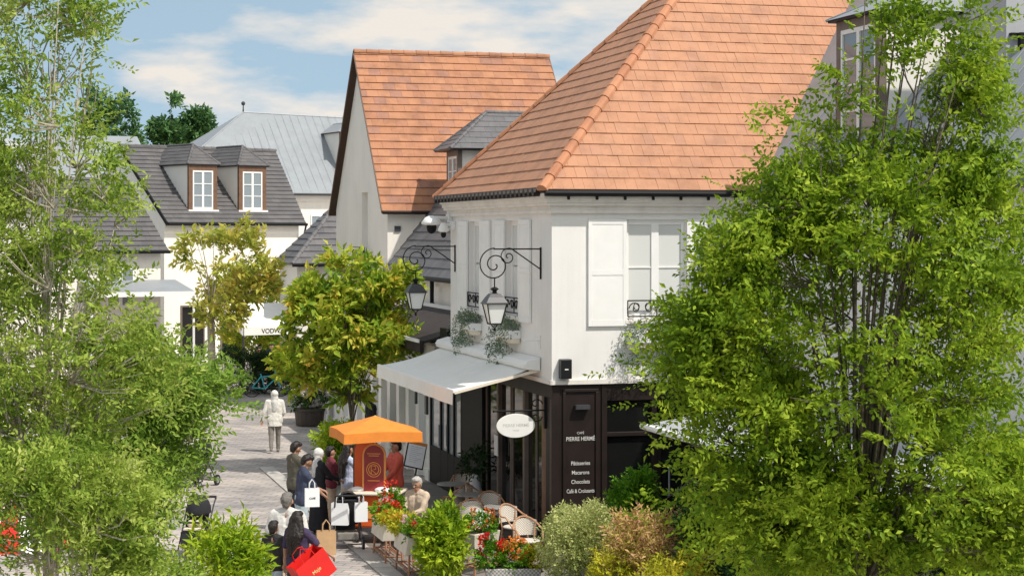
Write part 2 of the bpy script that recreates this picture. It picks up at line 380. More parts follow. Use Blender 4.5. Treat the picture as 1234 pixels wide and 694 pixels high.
def wall(mb, O, U, Nn, W, z0, z1, openings, depth):
    """a wall face with real openings; the reveals go `depth` inwards"""
    O, U, Nn = Vector(O), Vector(U), Vector(Nn)
    xs = sorted({0, W, *[o[0] for o in openings], *[o[1] for o in openings]}); zs = sorted({z0, z1, *[o[2] for o in openings], *[o[3] for o in openings]})
    pt = lambda x, z, e=0: O + U * x + Vector((0, 0, z)) - Nn * e
    for i in range(len(xs) - 1):
        for j in range(len(zs) - 1):
            cx, cz = (xs[i] + xs[i + 1]) / 2, (zs[j] + zs[j + 1]) / 2
            if any(o[0] < cx < o[1] and o[2] < cz < o[3] for o in openings): continue
            mb.face(pt(xs[i], zs[j]), pt(xs[i + 1], zs[j]), pt(xs[i + 1], zs[j + 1]), pt(xs[i], zs[j + 1]))
    for a, b, c, d in openings:
        for p, q in (((a, c), (b, c)), ((b, c), (b, d)), ((b, d), (a, d)), ((a, d), (a, c))):
            mb.face(pt(*p), pt(*q), pt(*q, depth), pt(*p, depth))

# ---- roof pieces: every tile a wedge with its own edges
def clip(poly, clipper):
    out = poly; n = len(clipper)
    for i in range(n):
        a, b = clipper[i], clipper[(i + 1) % n]; src = out; out = []
        side = lambda p: (b[0] - a[0]) * (p[1] - a[1]) - (b[1] - a[1]) * (p[0] - a[0])
        for j in range(len(src)):
            p, q = src[j], src[(j + 1) % len(src)]; sp, sq = side(p), side(q)
            if sp >= 0: out.append(p)
            if (sp > 0 > sq) or (sp < 0 < sq):
                t = sp / (sp - sq); out.append((p[0] + (q[0] - p[0]) * t, p[1] + (q[1] - p[1]) * t))
        if len(out) < 3: return []
    return out
def area(p): return abs(sum(p[i][0] * p[(i + 1) % len(p)][1] - p[(i + 1) % len(p)][0] * p[i][1] for i in range(len(p)))) / 2
def tile_facet(parent, poly, O, U, S, m, tw, ch, budget, name='tile', lift=.036, thick=.012, gap=.0018, prefer=None, jit=.004):
    """poly: convex ccw outline in (along, upslope) metres. Returns how many tiles became objects."""
    O, U, S = Vector(O), Vector(U).normalized(), Vector(S).normalized(); Nn = U.cross(S)
    x0, x1 = min(p[0] for p in poly), max(p[0] for p in poly); y1 = max(p[1] for p in poly)
    full, rest = [], []
    row = 0; y = 0.
    while y < y1:
        x = x0 - (tw * .5 if row % 2 else 0) - random.random() * .02
        while x < x1:
            rect = [(x + gap, y), (x + tw - gap, y), (x + tw - gap, y + ch), (x + gap, y + ch)]
            c = clip(rect, poly)
            if c and area(c) > tw * ch * .02:
                (full if abs(area(c) - area(rect)) < 1e-6 else rest).append((x, y, c))
            x += tw
        y += ch; row += 1
    def wedge(mb, c, y, dz):
        b = len(c)
        def h(p): return thick + (lift - thick) * (1 - (p[1] - y) / ch) + dz
        lo = [O + U * p[0] + S * p[1] for p in c]; hi = [O + U * p[0] + S * p[1] + Nn * h(p) for p in c]
        mb.add(lo + hi, [tuple(range(b, 2 * b))] + [(i, (i + 1) % b, b + (i + 1) % b, b + i) for i in range(b)])
    if prefer: full.sort(key=prefer)
    used = 0
    if budget:
        mb = MB(); hw = tw / 2 - gap; tp = thick
        mb.add([(-hw, 0, 0), (hw, 0, 0), (hw, ch, 0), (-hw, ch, 0), (-hw, 0, lift), (hw, 0, lift), (hw, ch, tp), (-hw, ch, tp)],
               [(4, 5, 6, 7), (0, 1, 5, 4), (1, 2, 6, 5), (2, 3, 7, 6), (3, 0, 4, 7)])
        me = mb.mesh(name, m); rot = Matrix((U, S, Nn)).transposed().to_euler()
        for (x, y, c) in full[:budget]:
            o = link(name, me, parent); o.location = O + U * (x + tw / 2) + S * y + Nn * (random.random() * jit); o.rotation_euler = (rot[0] + random.uniform(-.012, .012), rot[1] + random.uniform(-.010, .010), rot[2])
            used += 1
    mb = MB()
    for (x, y, c) in full[budget:] + rest: wedge(mb, c, y, random.random() * jit)
    if mb.v: mb.build(name + '_run', m, parent, kind='stuff')
    return used
def facet_frame(a, b, c):
    """eave corner a -> eave corner b along, up towards ridge point c; returns O,U,S and a 2D mapper"""
    a, b, c = Vector(a), Vector(b), Vector(c); U = (b - a).normalized(); S = (c - a) - U * (c - a).dot(U); S.normalize()
    return a, U, S, (lambda p: ((Vector(p) - a).dot(U), (Vector(p) - a).dot(S)))
def slope(parent, pts, m, tw, ch, budget=0, name='tile', prefer=None, lift=.03, deck=True, deckmb=None):
    """tile a flat convex roof plane given by 3D points, the first two being the eave (left to right seen from outside)"""
    O, U, S, f = facet_frame(pts[0], pts[1], pts[2])
    n = tile_facet(parent, [f(p) for p in pts], O, U, S, m, tw, ch, budget, name, lift=lift, prefer=prefer)
    if deckmb is not None: deckmb.prism(pts, -U.cross(S) * .06)
    return n
def ridge_run(parent, a, b, m, step, r, name='ridge_tile', objs=True):
    """half-round ridge tiles, each lapping over the one below (a low, b high)"""
    a, b = Vector(a), Vector(b); d = b - a; n = max(1, int(d.length / step)); u = d.normalized()
    side = u.cross(Vector((0, 0, 1))).normalized(); up = side.cross(u); mb = MB(); K = 7
    st = d.length / n
    vs = []
    for (y, rr) in ((0, r), (st * 1.08, r * .84)):
        for k in range(K):
            t = math.pi * (k / (K - 1)) * 1.1 - .05 * math.pi; vs.append((math.cos(t) * rr, y, math.sin(t) * rr))
    fs = [(k, k + 1, K + k + 1, K + k) for k in range(K - 1)] + [tuple(range(K))[::-1]]
    rot = Matrix((side, u, up)).transposed()
    if objs:
        me = MB().add(vs, fs).mesh(name, m)
        for i in range(n):
            o = link(name, me, parent); o.location = a + u * st * i + up * random.random() * .008; o.rotation_euler = rot.to_euler()
    else:
        for i in range(n): mb.add([a + u * st * i + rot @ Vector(v) for v in vs], fs)
        mb.build(name + '_run', m, parent, kind='stuff')

# ---- foliage
def leaves_mesh(name, pos, dirs, nor, ln, wd, m, fold=.25):
    """many folded leaves in one mesh: base, two sides, tip"""
    n = len(pos); side = np.cross(dirs, nor); side /= (np.linalg.norm(side, axis=1, keepdims=True) + 1e-9)
    nn = np.cross(side, dirs)
    ln = ln[:, None]; wd = wd[:, None]
    v = np.empty((n, 4, 3), np.float32)
    v[:, 0] = pos; v[:, 2] = pos + dirs * ln - nn * ln * .12
    v[:, 1] = pos + dirs * ln * .45 + side * wd * .5 + nn * wd * fold; v[:, 3] = pos + dirs * ln * .45 - side * wd * .5 + nn * wd * fold
    idx = np.arange(n)[:, None] * 4
    tri = np.concatenate([idx + np.array([[0, 1, 2]]), idx + np.array([[0, 2, 3]])], 1).reshape(-1)
    me = bpy.data.meshes.new(name); me.vertices.add(n * 4); me.vertices.foreach_set('co', v.reshape(-1))
    me.loops.add(n * 6); me.loops.foreach_set('vertex_index', tri.astype(np.int32))
    me.polygons.add(n * 2); me.polygons.foreach_set('loop_start', np.arange(0, n * 6, 3, dtype=np.int32)); me.polygons.foreach_set('loop_total', np.full(n * 2, 3, np.int32))
    me.materials.append(m); me.update(calc_edges=True)
    return me
def unit(a): return a / (np.linalg.norm(a, axis=1, keepdims=True) + 1e-9)
def sprays(centres, outs, k, tl, ln, wd, spread=.9, up=.35, droop=.0):
    """k leaves set alternately along short twigs; returns pos, dir, normal, length, width"""
    n = len(centres); d = unit(outs + rng.normal(0, spread, (n, 3)) * .5 + np.array([0, 0, up]))
    nor = unit(np.array([.12, -.1, .55]) + outs * .45 + rng.normal(0, .55, (n, 3))); s = unit(np.cross(d, nor)); nor = np.cross(s, d)
    t = np.linspace(.05, 1, k)[None, :, None]
    pos = centres[:, None, :] + d[:, None, :] * (t * tl) - np.array([0, 0, 1.]) * (t ** 2) * droop
    sg = np.where(np.arange(k) % 2 == 0, 1., -1.)[None, :, None]
    ld = d[:, None, :] * .55 + s[:, None, :] * sg * (.85 - .5 * (t > .97)) + rng.normal(0, .22, (n, k, 3))
    ld = unit(ld.reshape(-1, 3)); ln_ = ln * rng.uniform(.5, 1.3, n * k)
    nr = unit(np.repeat(nor, k, 0) + rng.normal(0, .5, (n * k, 3)))
    return pos.reshape(-1, 3), ld, nr, ln_, ln_ * wd
def in_ellipsoids(ells, n, shell=.35):
    """points through the volume of ellipsoids (cx,cy,cz,rx,ry,rz), denser to the outside; returns points and outward directions"""
    vol = np.array([(e[3] * e[4] * e[5]) ** .667 for e in ells]); pick = rng.choice(len(ells), n, p=vol / vol.sum())
    E = np.array(ells)[pick]; d = unit(rng.normal(0, 1, (n, 3))); r = rng.uniform(shell, 1, (n, 1)) ** .6
    return E[:, :3] + d * r * E[:, 3:], d
def bush(name, m, parent, ells, n, k, tl, ln, wd, up=.4, kind=None, shell=.35, spread=.9, droop=0.):
    c, o = in_ellipsoids(ells, n, shell)
    return link(name, leaves_mesh(name, *sprays(c, o, k, tl, ln, wd, spread, up, droop), m), parent, kind)

def poly_inside(pts, poly):
    x, y = pts[:, 0], pts[:, 1]; ins = np.zeros(len(pts), bool); n = len(poly)
    dist = np.full(len(pts), 1e9)
    for i in range(n):
        (ax, ay), (bx, by) = poly[i], poly[(i + 1) % n]
        c = ((ay > y) != (by > y)) & (x < (bx - ax) * (y - ay) / (by - ay + 1e-9) + ax); ins ^= c
        t = np.clip(((x - ax) * (bx - ax) + (y - ay) * (by - ay)) / ((bx - ax) ** 2 + (by - ay) ** 2 + 1e-9), 0, 1)
        dist = np.minimum(dist, np.hypot(x - ax - t * (bx - ax), y - ay - t * (by - ay)))
    return ins, dist
def crown_points(poly, Yc, thick, n, freq, thr, seed, grow=.85, margin=.13, airy=.0):
    """points through a crown whose outline is read from the photograph at distance Yc, thinned into clumps"""
    poly = [tuple(p) for p in poly]; xs = [p[0] for p in poly]; ys = [p[1] for p in poly]
    out = []
    off = Vector((seed * 7.3, seed * 3.1, seed * 1.7))
    while len(out) < n:
        q = np.stack([rng.uniform(min(xs), max(xs), n * 2), rng.uniform(min(ys), max(ys), n * 2)], 1)
        ins, ds = poly_inside(q, poly); ins &= ds > margin * F / Yc; q, ds = q[ins], ds[ins]
        for (x, y), d in zip(q, ds):
            hw = min(thick, d * Yc / F * grow + .12); Y = Yc + random.uniform(-1, 1) * hw
            p = P(x, y, Yc); p.y = Y; p.x = PX(x, Yc); 
            v = noise.noise(p * freq + off) + .45 * noise.noise(p * freq * 2.3 + off)
            if v > thr + airy * (1 - (y - min(ys)) / (max(ys) - min(ys))) + random.uniform(-.08, .08): out.append(p)
            if len(out) >= n: break
    return np.array([tuple(p) for p in out])
def plates(pts, m, s, flat, n_jit=.5):
    """spread every branch end into a cluster of m twigs lying in a loose, slightly tilted layer"""
    n = len(pts); sz = s * rng.uniform(1 - n_jit, 1 + n_jit, (n, 1, 1)); o = rng.normal(0, 1, (n, m, 3)) * sz; o[:, :, 2] *= flat
    tilt = rng.normal(0, .28, (n, 1, 2)); o[:, :, 2] += (o[:, :, :2] * tilt).sum(2) - (o[:, :, :2] ** 2).sum(2) * .35
    return (pts[:, None, :] + o).reshape(-1, 3)
def tree(name, label, base, pts, leaf_m, bark_m, k, tl, ln, wd, limbs, r0, fork, up=.4, group=None, twigs=200, axis_pull=.6, lean=0., cat='tree'):
    t = thing(name, label, cat, base, 0, group); B = np.array(base)
    loc = pts - B
    outs = loc.copy(); outs[:, 2] = 0; outs = unit(outs) * axis_pull
    link('crown', leaves_mesh('crown', *sprays(loc, outs, k, tl, ln, wd, .9, up), leaf_m), t, 'stuff')
    mb = MB(); top = loc[:, 2].max(); mb.tube([(0, 0, 0), (.03, .02, fork * .5), (lean, 0, fork)], [r0, r0 * .85, r0 * .75], 8)
    ends = loc[np.argsort(-loc[:, 2] + rng.normal(0, (top - fork) * .3, len(loc)))[:limbs * 12:12]]
    paths = []
    for e in ends:
        s = Vector((lean, 0, fork * random.uniform(.75, 1))); e = Vector(e); path = []
        for i in range(8):
            u = i / 7; p = s.lerp(e, u); q = u ** 1.6
            p.x = s.x + (e.x - s.x) * q + math.sin(u * 5 + e.z) * .05 * u; p.y = s.y + (e.y - s.y) * q + math.cos(u * 4 + e.x * 3) * .05 * u; path.append(p)
        rr = r0 * random.uniform(.16, .3)
        mb.tube(path, [rr * (1 - .85 * i / 7) for i in range(8)], 6); paths += path[2:]
    mb.build('trunk', bark_m, t, smooth=True)
    if twigs and paths:
        tb = MB(); A = np.array([tuple(p) for p in paths])
        for i in rng.choice(len(loc), min(twigs, len(loc)), replace=False):
            c = loc[i]; dd = np.linalg.norm(A - (c - np.array([0, 0, .25])), axis=1); j = int(dd.argmin()); a = Vector(A[j]); b = Vector(c)
            mid = a.lerp(b, .55) + Vector((random.uniform(-.05, .05), random.uniform(-.05, .05), -.05))
            tb.tube([a, mid, b], [.012, .008, .004], 4, False)
        tb.build('branches', bark_m, t, kind='stuff')
    return t
# ------------------------------------------------------------------ ground
def structure(name, mb, m): return tag(mb.build(name, m), kind='structure')
structure('ground', MB().face((-900, -200, -.02), (900, -200, -.02), (900, 2200, -.02), (-900, 2200, -.02)), M['grass_far'])
structure('pavement', MB().face((-45, 5, 0), (40, 5, 0), (40, 120, 0), (-45, 120, 0)), M['paving'])

# ------------------------------------------------------------------ corner building (local x along the sunny front, local y along the shaded side)
A = Vector((.75, 35.5, 0)); TH = math.atan2(.2656, .9641)
UU = Vector((math.cos(TH), math.sin(TH), 0)); VV = Vector((-math.sin(TH), math.cos(TH), 0))
def Wd(a, d, z=0): return A + UU * a + VV * d + Vector((0, 0, z))
# terrace paving and the line of pale kerb slabs along it
def quad(a0_, a1_, d0_, d1_, z): return [Wd(a0_, d0_, z), Wd(a1_, d0_, z), Wd(a1_, d1_, z), Wd(a0_, d1_, z)]
structure('terrace', MB().face(*quad(-3.25, -.01, -6, 10.2, .004)), M['terrace'])
kb = structure('kerb', MB().face(*quad(-3.62, -3.25, -8, 14, .005)), M['terrace'])
me = MB().box(-.175, .175, .006, .986, .0, .028).mesh('kerb_stone', M['kerb'])
for i in range(22):
    o = link('kerb_stone', me, kb); o.location = Wd(-3.435, -8 + i, .002 * (i % 3)); o.rotation_euler = (0, 0, TH)
B = thing('corner_building', 'white two storey corner building with steep orange tiled hip roof and dark brown shopfront', 'building', A, TH)
LEN = 8.14; ZS, ZE = 3.2, 6.77
mb = MB()
wall(mb, (0, 0, 0), (1, 0, 0), (0, -1, 0), 4.2, ZS, 6.6, [(1.49, 2.68, 4.34, 6.24)], .16)
dl = [(2.2, 3.27), (5.32, 6.42)]
wall(mb, (0, LEN, 0), (0, -1, 0), (-1, 0, 0), LEN, ZS, 6.6, [(LEN - b, LEN - a, 4.32, 6.24) for a, b in dl], .2)
mb.face((0, LEN, 0), (0, LEN, 6.6), (4.2, LEN, 6.6), (4.2, LEN, 0)); mb.face((0, 0, ZS), (0, LEN, ZS), (4.2, LEN, ZS), (4.2, 0, ZS))
mb.build('wall', M['white'], B)
# cornice: stacked mouldings that step out under the eaves
mb = MB()
for o, z0, z1 in ((.07, 6.36, 6.42), (.045, 6.42, 6.50), (.12, 6.50, 6.56), (.16, 6.56, 6.64), (.215, 6.64, 6.735)):
    mb.add([(-o, -o, z0), (4.2, -o, z0), (4.2, .0, z0), (0, 0, z0), (0, LEN + .2, z0), (-o, LEN + .2, z0),
            (-o, -o, z1), (4.2, -o, z1), (4.2, .0, z1), (0, 0, z1), (0, LEN + .2, z1), (-o, LEN + .2, z1)],
           [(0, 1, 2, 3), (0, 3, 4, 5), (6, 9, 8, 7), (6, 11, 10, 9), (0, 6, 7, 1), (0, 5, 11, 6), (5, 4, 10, 11)])
mb.build('cornice', M['stonetrim'], B)
MB().box(-.05, 4.2, -.05, .0, 3.13, 3.215).box(-.05, 0, -.05, LEN, 3.132, 3.213).build('string_course', M['stonetrim'], B)
# roof
oh = .27; z0 = 6.79; AP = (4.7, 4.1, 12.02); RE = (8.57, 4.1, 12.02); FL = (-oh, -oh, z0); FR = (4.2, -oh, z0); BL = (-oh, 8.55, z0); BRR = (8.57, 8.55, z0)
deck = MB()
slope(B, [FL, FR, RE, AP], M['tile'], .21, .29, 300, prefer=lambda t: t[0] * .8 + t[1] * 1.0, deckmb=deck)
slope(B, [BL, FL, AP], M['tile'], .21, .29, 60, prefer=lambda t: abs(t[0] - 5) + t[1], deckmb=deck)
slope(B, [BRR, BL, AP, RE], M['tile'], .42, .58, 0, deckmb=deck)
deck.build('roof_deck', M['deck'], B)
ridge_run(B, FL, AP, M['ridge'], .36, .115); ridge_run(B, BL, AP, M['ridge'], .36, .10); ridge_run(B, AP, RE, M['ridge'], .36, .115)
mb = MB(); mb.tube([(-.22, -.30, 6.735), (4.2, -.30, 6.735)], .062, 8)
mb.build('gutter', M['black'], B)
br = MB().box(-.02, .02, -.03, .03, -.09, 0); me = br.mesh('gutter_bracket', M['black'])
for i in range(8):
    o = link('gutter_bracket', me, B); o.location = (.25 + i * .56, -.262, 6.70)
me = MB().tube([(-.16, 0, 0), (.10, 0, .015)], .085, 8).mesh('eave_tile', M['brown'])
for i in range(27):
    o = link('eave_tile', me, B); o.location = (-.19, .1 + i * .315, 6.755)
# windows
def french_window(parent, x0, x1, z0, z1, y, rails, m_pane, open_=True):
    fr = MB(); t = .06
    fr.box(x0, x0 + t, y - .03, y + .03, z0, z1).box(x1 - t, x1, y - .03, y + .03, z0, z1)
    fr.box(x0 + t, x1 - t, y - .028, y + .028, z1 - t * 1.6, z1).box(x0 + t, x1 - t, y - .028, y + .028, z0, z0 + t * 1.5)
    c = (x0 + x1) / 2; fr.box(c - .075, c + .075, y - .035, y + .025, z0 + t * 1.5, z1 - t * 1.6)
    f = fr.build('window_frame', M['trim'], parent, bevel=.006)
    ze = [z0 + t * 1.5] + list(rails) + [z1 - t * 1.6]
    for a, b in ((x0 + t, c - .075), (c + .075, x1 - t)):
        for i in range(len(ze) - 1):
            MB().box(a, b, y - .002, y + .012, ze[i] + (.012 if i else 0), ze[i + 1] - (.012 if i < len(ze) - 2 else 0)).build('pane', m_pane, f)
            if i: MB().box(a, b, y - .02, y + .022, ze[i] - .012, ze[i] + .012).build('glazing_bar', M['trim'], f)
    return f
french_window(B, 1.49, 2.68, 4.34, 6.24, .10, [5.33], M['pane'])
def shutter(parent, x0, x1, z0, z1, y0, y1):
    """board shutter: stiles, rails and two rows of louvres"""
    t = .075; fr = MB().box(x0, x0 + t, y0, y1, z0, z1).box(x1 - t, x1, y0, y1, z0, z1)
    zm = z0 + (z1 - z0) * .5
    for a, b in ((z0, z0 + .12), (zm - .05, zm + .05), (z1 - .1, z1)): fr.box(x0 + t, x1 - t, y0 + .001, y1 - .001, a, b)
    s = fr.build('shutter', M['trim'], parent, bevel=.004)
    lv = MB()
    for a, b in ((z0 + .12, zm - .05), (zm + .05, z1 - .1)):
        n = 1
        for i in range(n):
            z = a + (b - a) * i / n; h = (b - a) / n
            MB().box(x0 + t, x1 - t, y0 + .009, y1 - .004, z + .002, z + h - .002).build('board', M['trim'], s, bevel=.002)
    return s
shutter(B, .71, 1.475, 4.22, 6.25, -.055, -.008); shutter(B, 2.695, 3.46, 4.22, 6.25, -.055, -.008)
MB().box(1.44, 2.73, -.06, .10, 4.255, 4.335).build('sill', M['stonetrim'], B, bevel=.01)
def scroll_rail(parent, x0, x1, z0, z1, y, n=4, axis='x'):
    mb = MB(); q = (lambda u, z: (u, y, z)) if axis == 'x' else (lambda u, z: (y, u, z))
    for z in (z0, z1): mb.tube([q(x0, z), q(x1, z)], .014, 5)
    for i in range(n + 1):
        u = x0 + (x1 - x0) * i / n
        if i in (0, n) or i == n // 2: mb.tube([q(u, z0), q(u, z1)], .012, 5)
    w_ = (x1 - x0) / n; h = z1 - z0
    for i in range(n):
        c = x0 + w_ * (i + .5); s = 1 if i % 2 else -1
        mb.tube([q(c + s * math.cos(t * .55) * (w_ * .42) * (1 - t / 16), z0 + h / 2 + math.sin(t * .55) * h * .42 * (1 - t / 16)) for t in range(15)], .011, 5)
        mb.tube([q(c - s * w_ * .1 + s * math.cos(t * .7) * w_ * .2, z0 + h * .62 + math.sin(t * .7) * h * .22) for t in range(10)], .009, 5)
    return mb.build('balustrade', M['black'], parent)
scroll_rail(B, 1.50, 2.67, 4.40, 4.70, -.03, 4)
# shaded side windows (built in a frame turned so that its front looks along -x)
for (a, b) in dl:
    mb = MB(); x = .14
    fr = MB().box(x - .03, x + .03, a, a + .06, 4.32, 6.24).box(x - .03, x + .03, b - .06, b, 4.32, 6.24).box(x - .028, x + .028, a + .06, b - .06, 6.14, 6.24).box(x - .028, x + .028, a + .06, b - .06, 4.32, 4.42).box(x - .035, x + .025, (a + b) / 2 - .06, (a + b) / 2 + .06, 4.42, 6.14)
    f = fr.build('window_frame', M['trim'], B)
    for p, q in ((a + .06, (a + b) / 2 - .06), ((a + b) / 2 + .06, b - .06)):
        MB().box(x, x + .012, p, q, 4.42, 5.3).build('pane', M['pane'], f); MB().box(x, x + .012, p, q, 5.33, 6.14).build('pane', M['pane'], f)
    for p, q in ((a - .84, a - .012), (b + .012, b + .84)):
        t = .07; zb, zt = 4.22, 6.25; zm = 5.24
        s = MB().box(-.055, -.008, p, p + t, zb, zt).box(-.055, -.008, q - t, q, zb, zt)
        for z, zz in ((zb, zb + .12), (zm - .05, zm + .05), (zt - .1, zt)): s.box(-.054, -.009, p + t, q - t, z, zz)
        so = s.build('shutter', M['trim'], B, bevel=.004); lv = MB()
        for z, zz in ((zb + .12, zm - .05), (zm + .05, zt - .1)):
            for i in range(1):
                h = (zz - z); MB().box(-.046, -.012, p + t, q - t, z + h * i + .002, z + h * (i + 1) - .002).build('board', M['trim'], so)
    MB().box(-.08, .10, a - .05, b + .05, 4.24, 4.317).build('sill', M['stonetrim'], B, bevel=.01)
    scroll_rail(B, a + .02, b - .02, 4.38, 4.68, -.03, 3, 'y')
# dark shopfront, sunny side
mb = MB(); fz = 3.125
mb.box(0, .16, 0, .4, 0, fz).box(.16, .99, .03, .4, 0, fz).box(.99, 1.1, 0, .4, 0, fz).box(1.1, 4.2, .01, .3, 2.80, fz).box(1.1, 2.0, .02, .2, 0, .45).box(2.0, 2.1, 0, .3, 0, 2.80).box(3.1, 3.2, 0, .3, 0, 2.80).box(3.2, 4.2, .02, .2, 0, .45).box(1.1, 2.0, .015, .12, 2.12, 2.20)
mb.box(2.1, 3.1, .015, .12, 2.12, 2.20).box(3.2, 4.2, .015, .12, 2.12, 2.20)
mb.build('shopfront', M['brown'], B, bevel=.008)
mb = MB()
for a, b, c, d in ((.22, .93, 2.98, 3.04), (.22, .93, .28, .34)): mb.box(a, b, -.005, .031, c, d)
mb.box(.22, .28, -.005, .031, .34, 2.98).box(.87, .93, -.005, .031, .34, 2.98)
mb.build('panel_moulding', M['brown'], B, bevel=.008)
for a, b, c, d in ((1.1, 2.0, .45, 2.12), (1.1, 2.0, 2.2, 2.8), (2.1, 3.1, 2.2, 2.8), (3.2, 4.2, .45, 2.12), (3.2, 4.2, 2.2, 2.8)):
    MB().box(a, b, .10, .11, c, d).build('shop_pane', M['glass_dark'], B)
do = MB().box(2.1, 2.2, .06, .12, .02, 2.12).box(3.0, 3.1, .06, .12, .02, 2.12).box(2.2, 3.0, .061, .119, 1.98, 2.12).box(2.2, 3.0, .061, .119, .02, .35).build('door', M['brown'], B, bevel=.005)
MB().box(2.2, 3.0, .085, .095, .35, 1.98).build('pane', M['glass_dark'], do)
MB().tube([(2.34, .07, .95), (2.34, -.02, .97), (2.34, -.02, 1.48), (2.34, .07, 1.5)], .018, 6).build('handle', M['zinc'], do)
MB().box(.02, 4.2, .12, .14, 2.20, 2.235).build('transom_rail', M['zinc'], B)
MB().box(.45, .73, -.10, .028, 2.66, 2.74).build('panel_lamp', M['anthracite'], B)
RT = (R(90), 0, 0)
text('lettering', 'CAFÉ', .062, M['lettering'], B, (.575, .024, 2.185), RT, .003, .0)
text('lettering', 'PIERRE HERMÉ', .108, M['lettering'], B, (.575, .024, 2.06), RT, .003, .0010, sx=.84)
for s, z in (('Pâtisseries', 1.60), ('Macarons', 1.425), ('Chocolats', 1.25), ('Café & Croissants', 1.075)):
    text('lettering', s, .105, M['lettering'], B, (.575, .024, z), RT, .003, .0008, sx=.72 if '&' in s else .86)
# interior behind the shaded side: dark openings between slim posts
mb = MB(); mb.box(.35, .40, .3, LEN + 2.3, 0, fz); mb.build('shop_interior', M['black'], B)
mb = MB()
for d in (.02, 1.9, 3.9): MB().box(.0, .14, d, d + .13, 0, 2.855).build('post', M['taupe'], B, bevel=.006)
MB().box(.005, .1, .02, 8.0, 2.86, fz).build('lintel', M['brown'], B, bevel=.006)
for d in (1.25, 3.0, 3.12, 5.1): MB().box(.06, .12, d, d + .06, 0, 2.855).build('mullion', M['taupe'], B)
for d0, d1 in ((.15, 1.25), (1.31, 1.9), (2.03, 3.0), (3.18, 3.9), (4.03, 5.1)):
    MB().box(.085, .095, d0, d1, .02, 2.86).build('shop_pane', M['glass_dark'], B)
MB().box(.02, .09, .42, .75, .2, 3.0).build('corner_panel', M['browner'], B)
# glazed black entrance door further along
do = MB()
for a in (7.0, 7.75, 8.35, 9.05, 10.1): do.box(-.02, .07, a, a + .12, .02, 2.75)
do.box(-.015, .065, 7.12, 10.1, 2.6, 2.75).box(-.015, .065, 5.2, 7.0, .02, 2.85).box(-.015, .065, 7.12, 10.1, .02, .9)
do = do.build('entrance_door', M['black'], B, bevel=.006)
for a, b in ((7.12, 7.75), (7.87, 8.35), (8.47, 9.05), (9.17, 10.1)): MB().box(.02, .03, a, b, .9, 2.6).build('pane', M['pane_grey'], do)
MB().tube([(-.07, 9.0, 1.0), (-.07, 9.0, 1.5)], .02, 6).build('handle', M['zinc'], do)

# ------------------------------------------------------------------ dormers
def dormer(parent, loc, rz, wd, h, dep, wall_m, roof_m, surround_m, ridge_h, tiles=True, rails=3, tw=.25, ch=.2, ridge_m=None, budget=0, over=.14, sur=.16):
    """front looks along local -y; cheeks run back into the roof behind; hipped roof"""
    d = link('dormer', MB().box(-wd / 2 + .02, wd / 2 - .02, .03, dep, -.5, h).mesh('dormer', wall_m), parent); d.location = loc; d.rotation_euler = (0, 0, rz)
    s = sur; w2 = wd / 2
    MB().box(-w2, -w2 + s, -.02, .12, 0, h).box(w2 - s, w2, -.02, .12, 0, h).box(-w2 + s, w2 - s, -.018, .12, h - s * 1.3, h).build('surround', surround_m, d)
    x0, x1, za, zb = -w2 + s, w2 - s, .08, h - s * 1.3
    fr = MB().box(x0, x0 + .07, -.01, .06, za, zb).box(x1 - .07, x1, -.01, .06, za, zb).box(x0 + .07, x1 - .07, -.008, .06, zb - .08, zb).box(x0 + .07, x1 - .07, -.008, .06, za, za + .1).box(-.055, .055, -.012, .06, za + .1, zb - .08)
    for i in range(1, rails):
        z = za + .1 + (zb - za - .18) * i / rails; fr.box(x0 + .07, -.055, -.004, .05, z - .018, z + .018).box(.055, x1 - .07, -.004, .05, z - .018, z + .018)
    fr.build('window_frame', M['trim'], d)
    for a, b in ((x0 + .07, -.055), (.055, x1 - .07)): MB().box(a, b, .02, .03, za + .1, zb - .08).build('pane', M['pane_grey'], d)
    MB().box(-w2 - .05, w2 + .05, -.10, .10, -.02, .06).build('sill', M['trim'], d)
    o = over; e = w2 + o; ap = (0, e, h + ridge_h); rb = (0, dep, h + ridge_h); fl, frr = (-e, -o, h), (e, -o, h); bl, brr = (-e, dep, h), (e, dep, h)
    MB().box(-e + .03, e - .03, -o + .03, dep, h - .045, h - .002).build('fascia', M['brown'], d)
    if tiles:
        dk = MB()
        slope(d, [fl, frr, ap], roof_m, tw, ch, 0, 'slate', lift=.025, deckmb=dk)
        slope(d, [frr, brr, rb, ap], roof_m, tw, ch, budget, 'slate', lift=.025, deckmb=dk)
        slope(d, [bl, fl, ap, rb], roof_m, tw, ch, 0, 'slate', lift=.025, deckmb=dk)
        dk.build('roof', M['anthracite'], d)
        for a, b in ((fl, ap), (frr, ap), (ap, rb)): ridge_run(d, a, b, roof_m, .24, .07, 'ridge_slate', objs=False)
    else:
        r = MB(); r.add([fl, frr, brr, rb, ap, bl], [(0, 1, 4), (1, 2, 3, 4), (5, 0, 4, 3), (0, 5, 2, 1)]); r.build('roof', roof_m, d)
        sm = MB()
        for a, b in ((fl, ap), (frr, ap), (ap, rb)): sm.tube([a, b], .03, 5)
        sm.build('seam', roof_m, d)
    return d

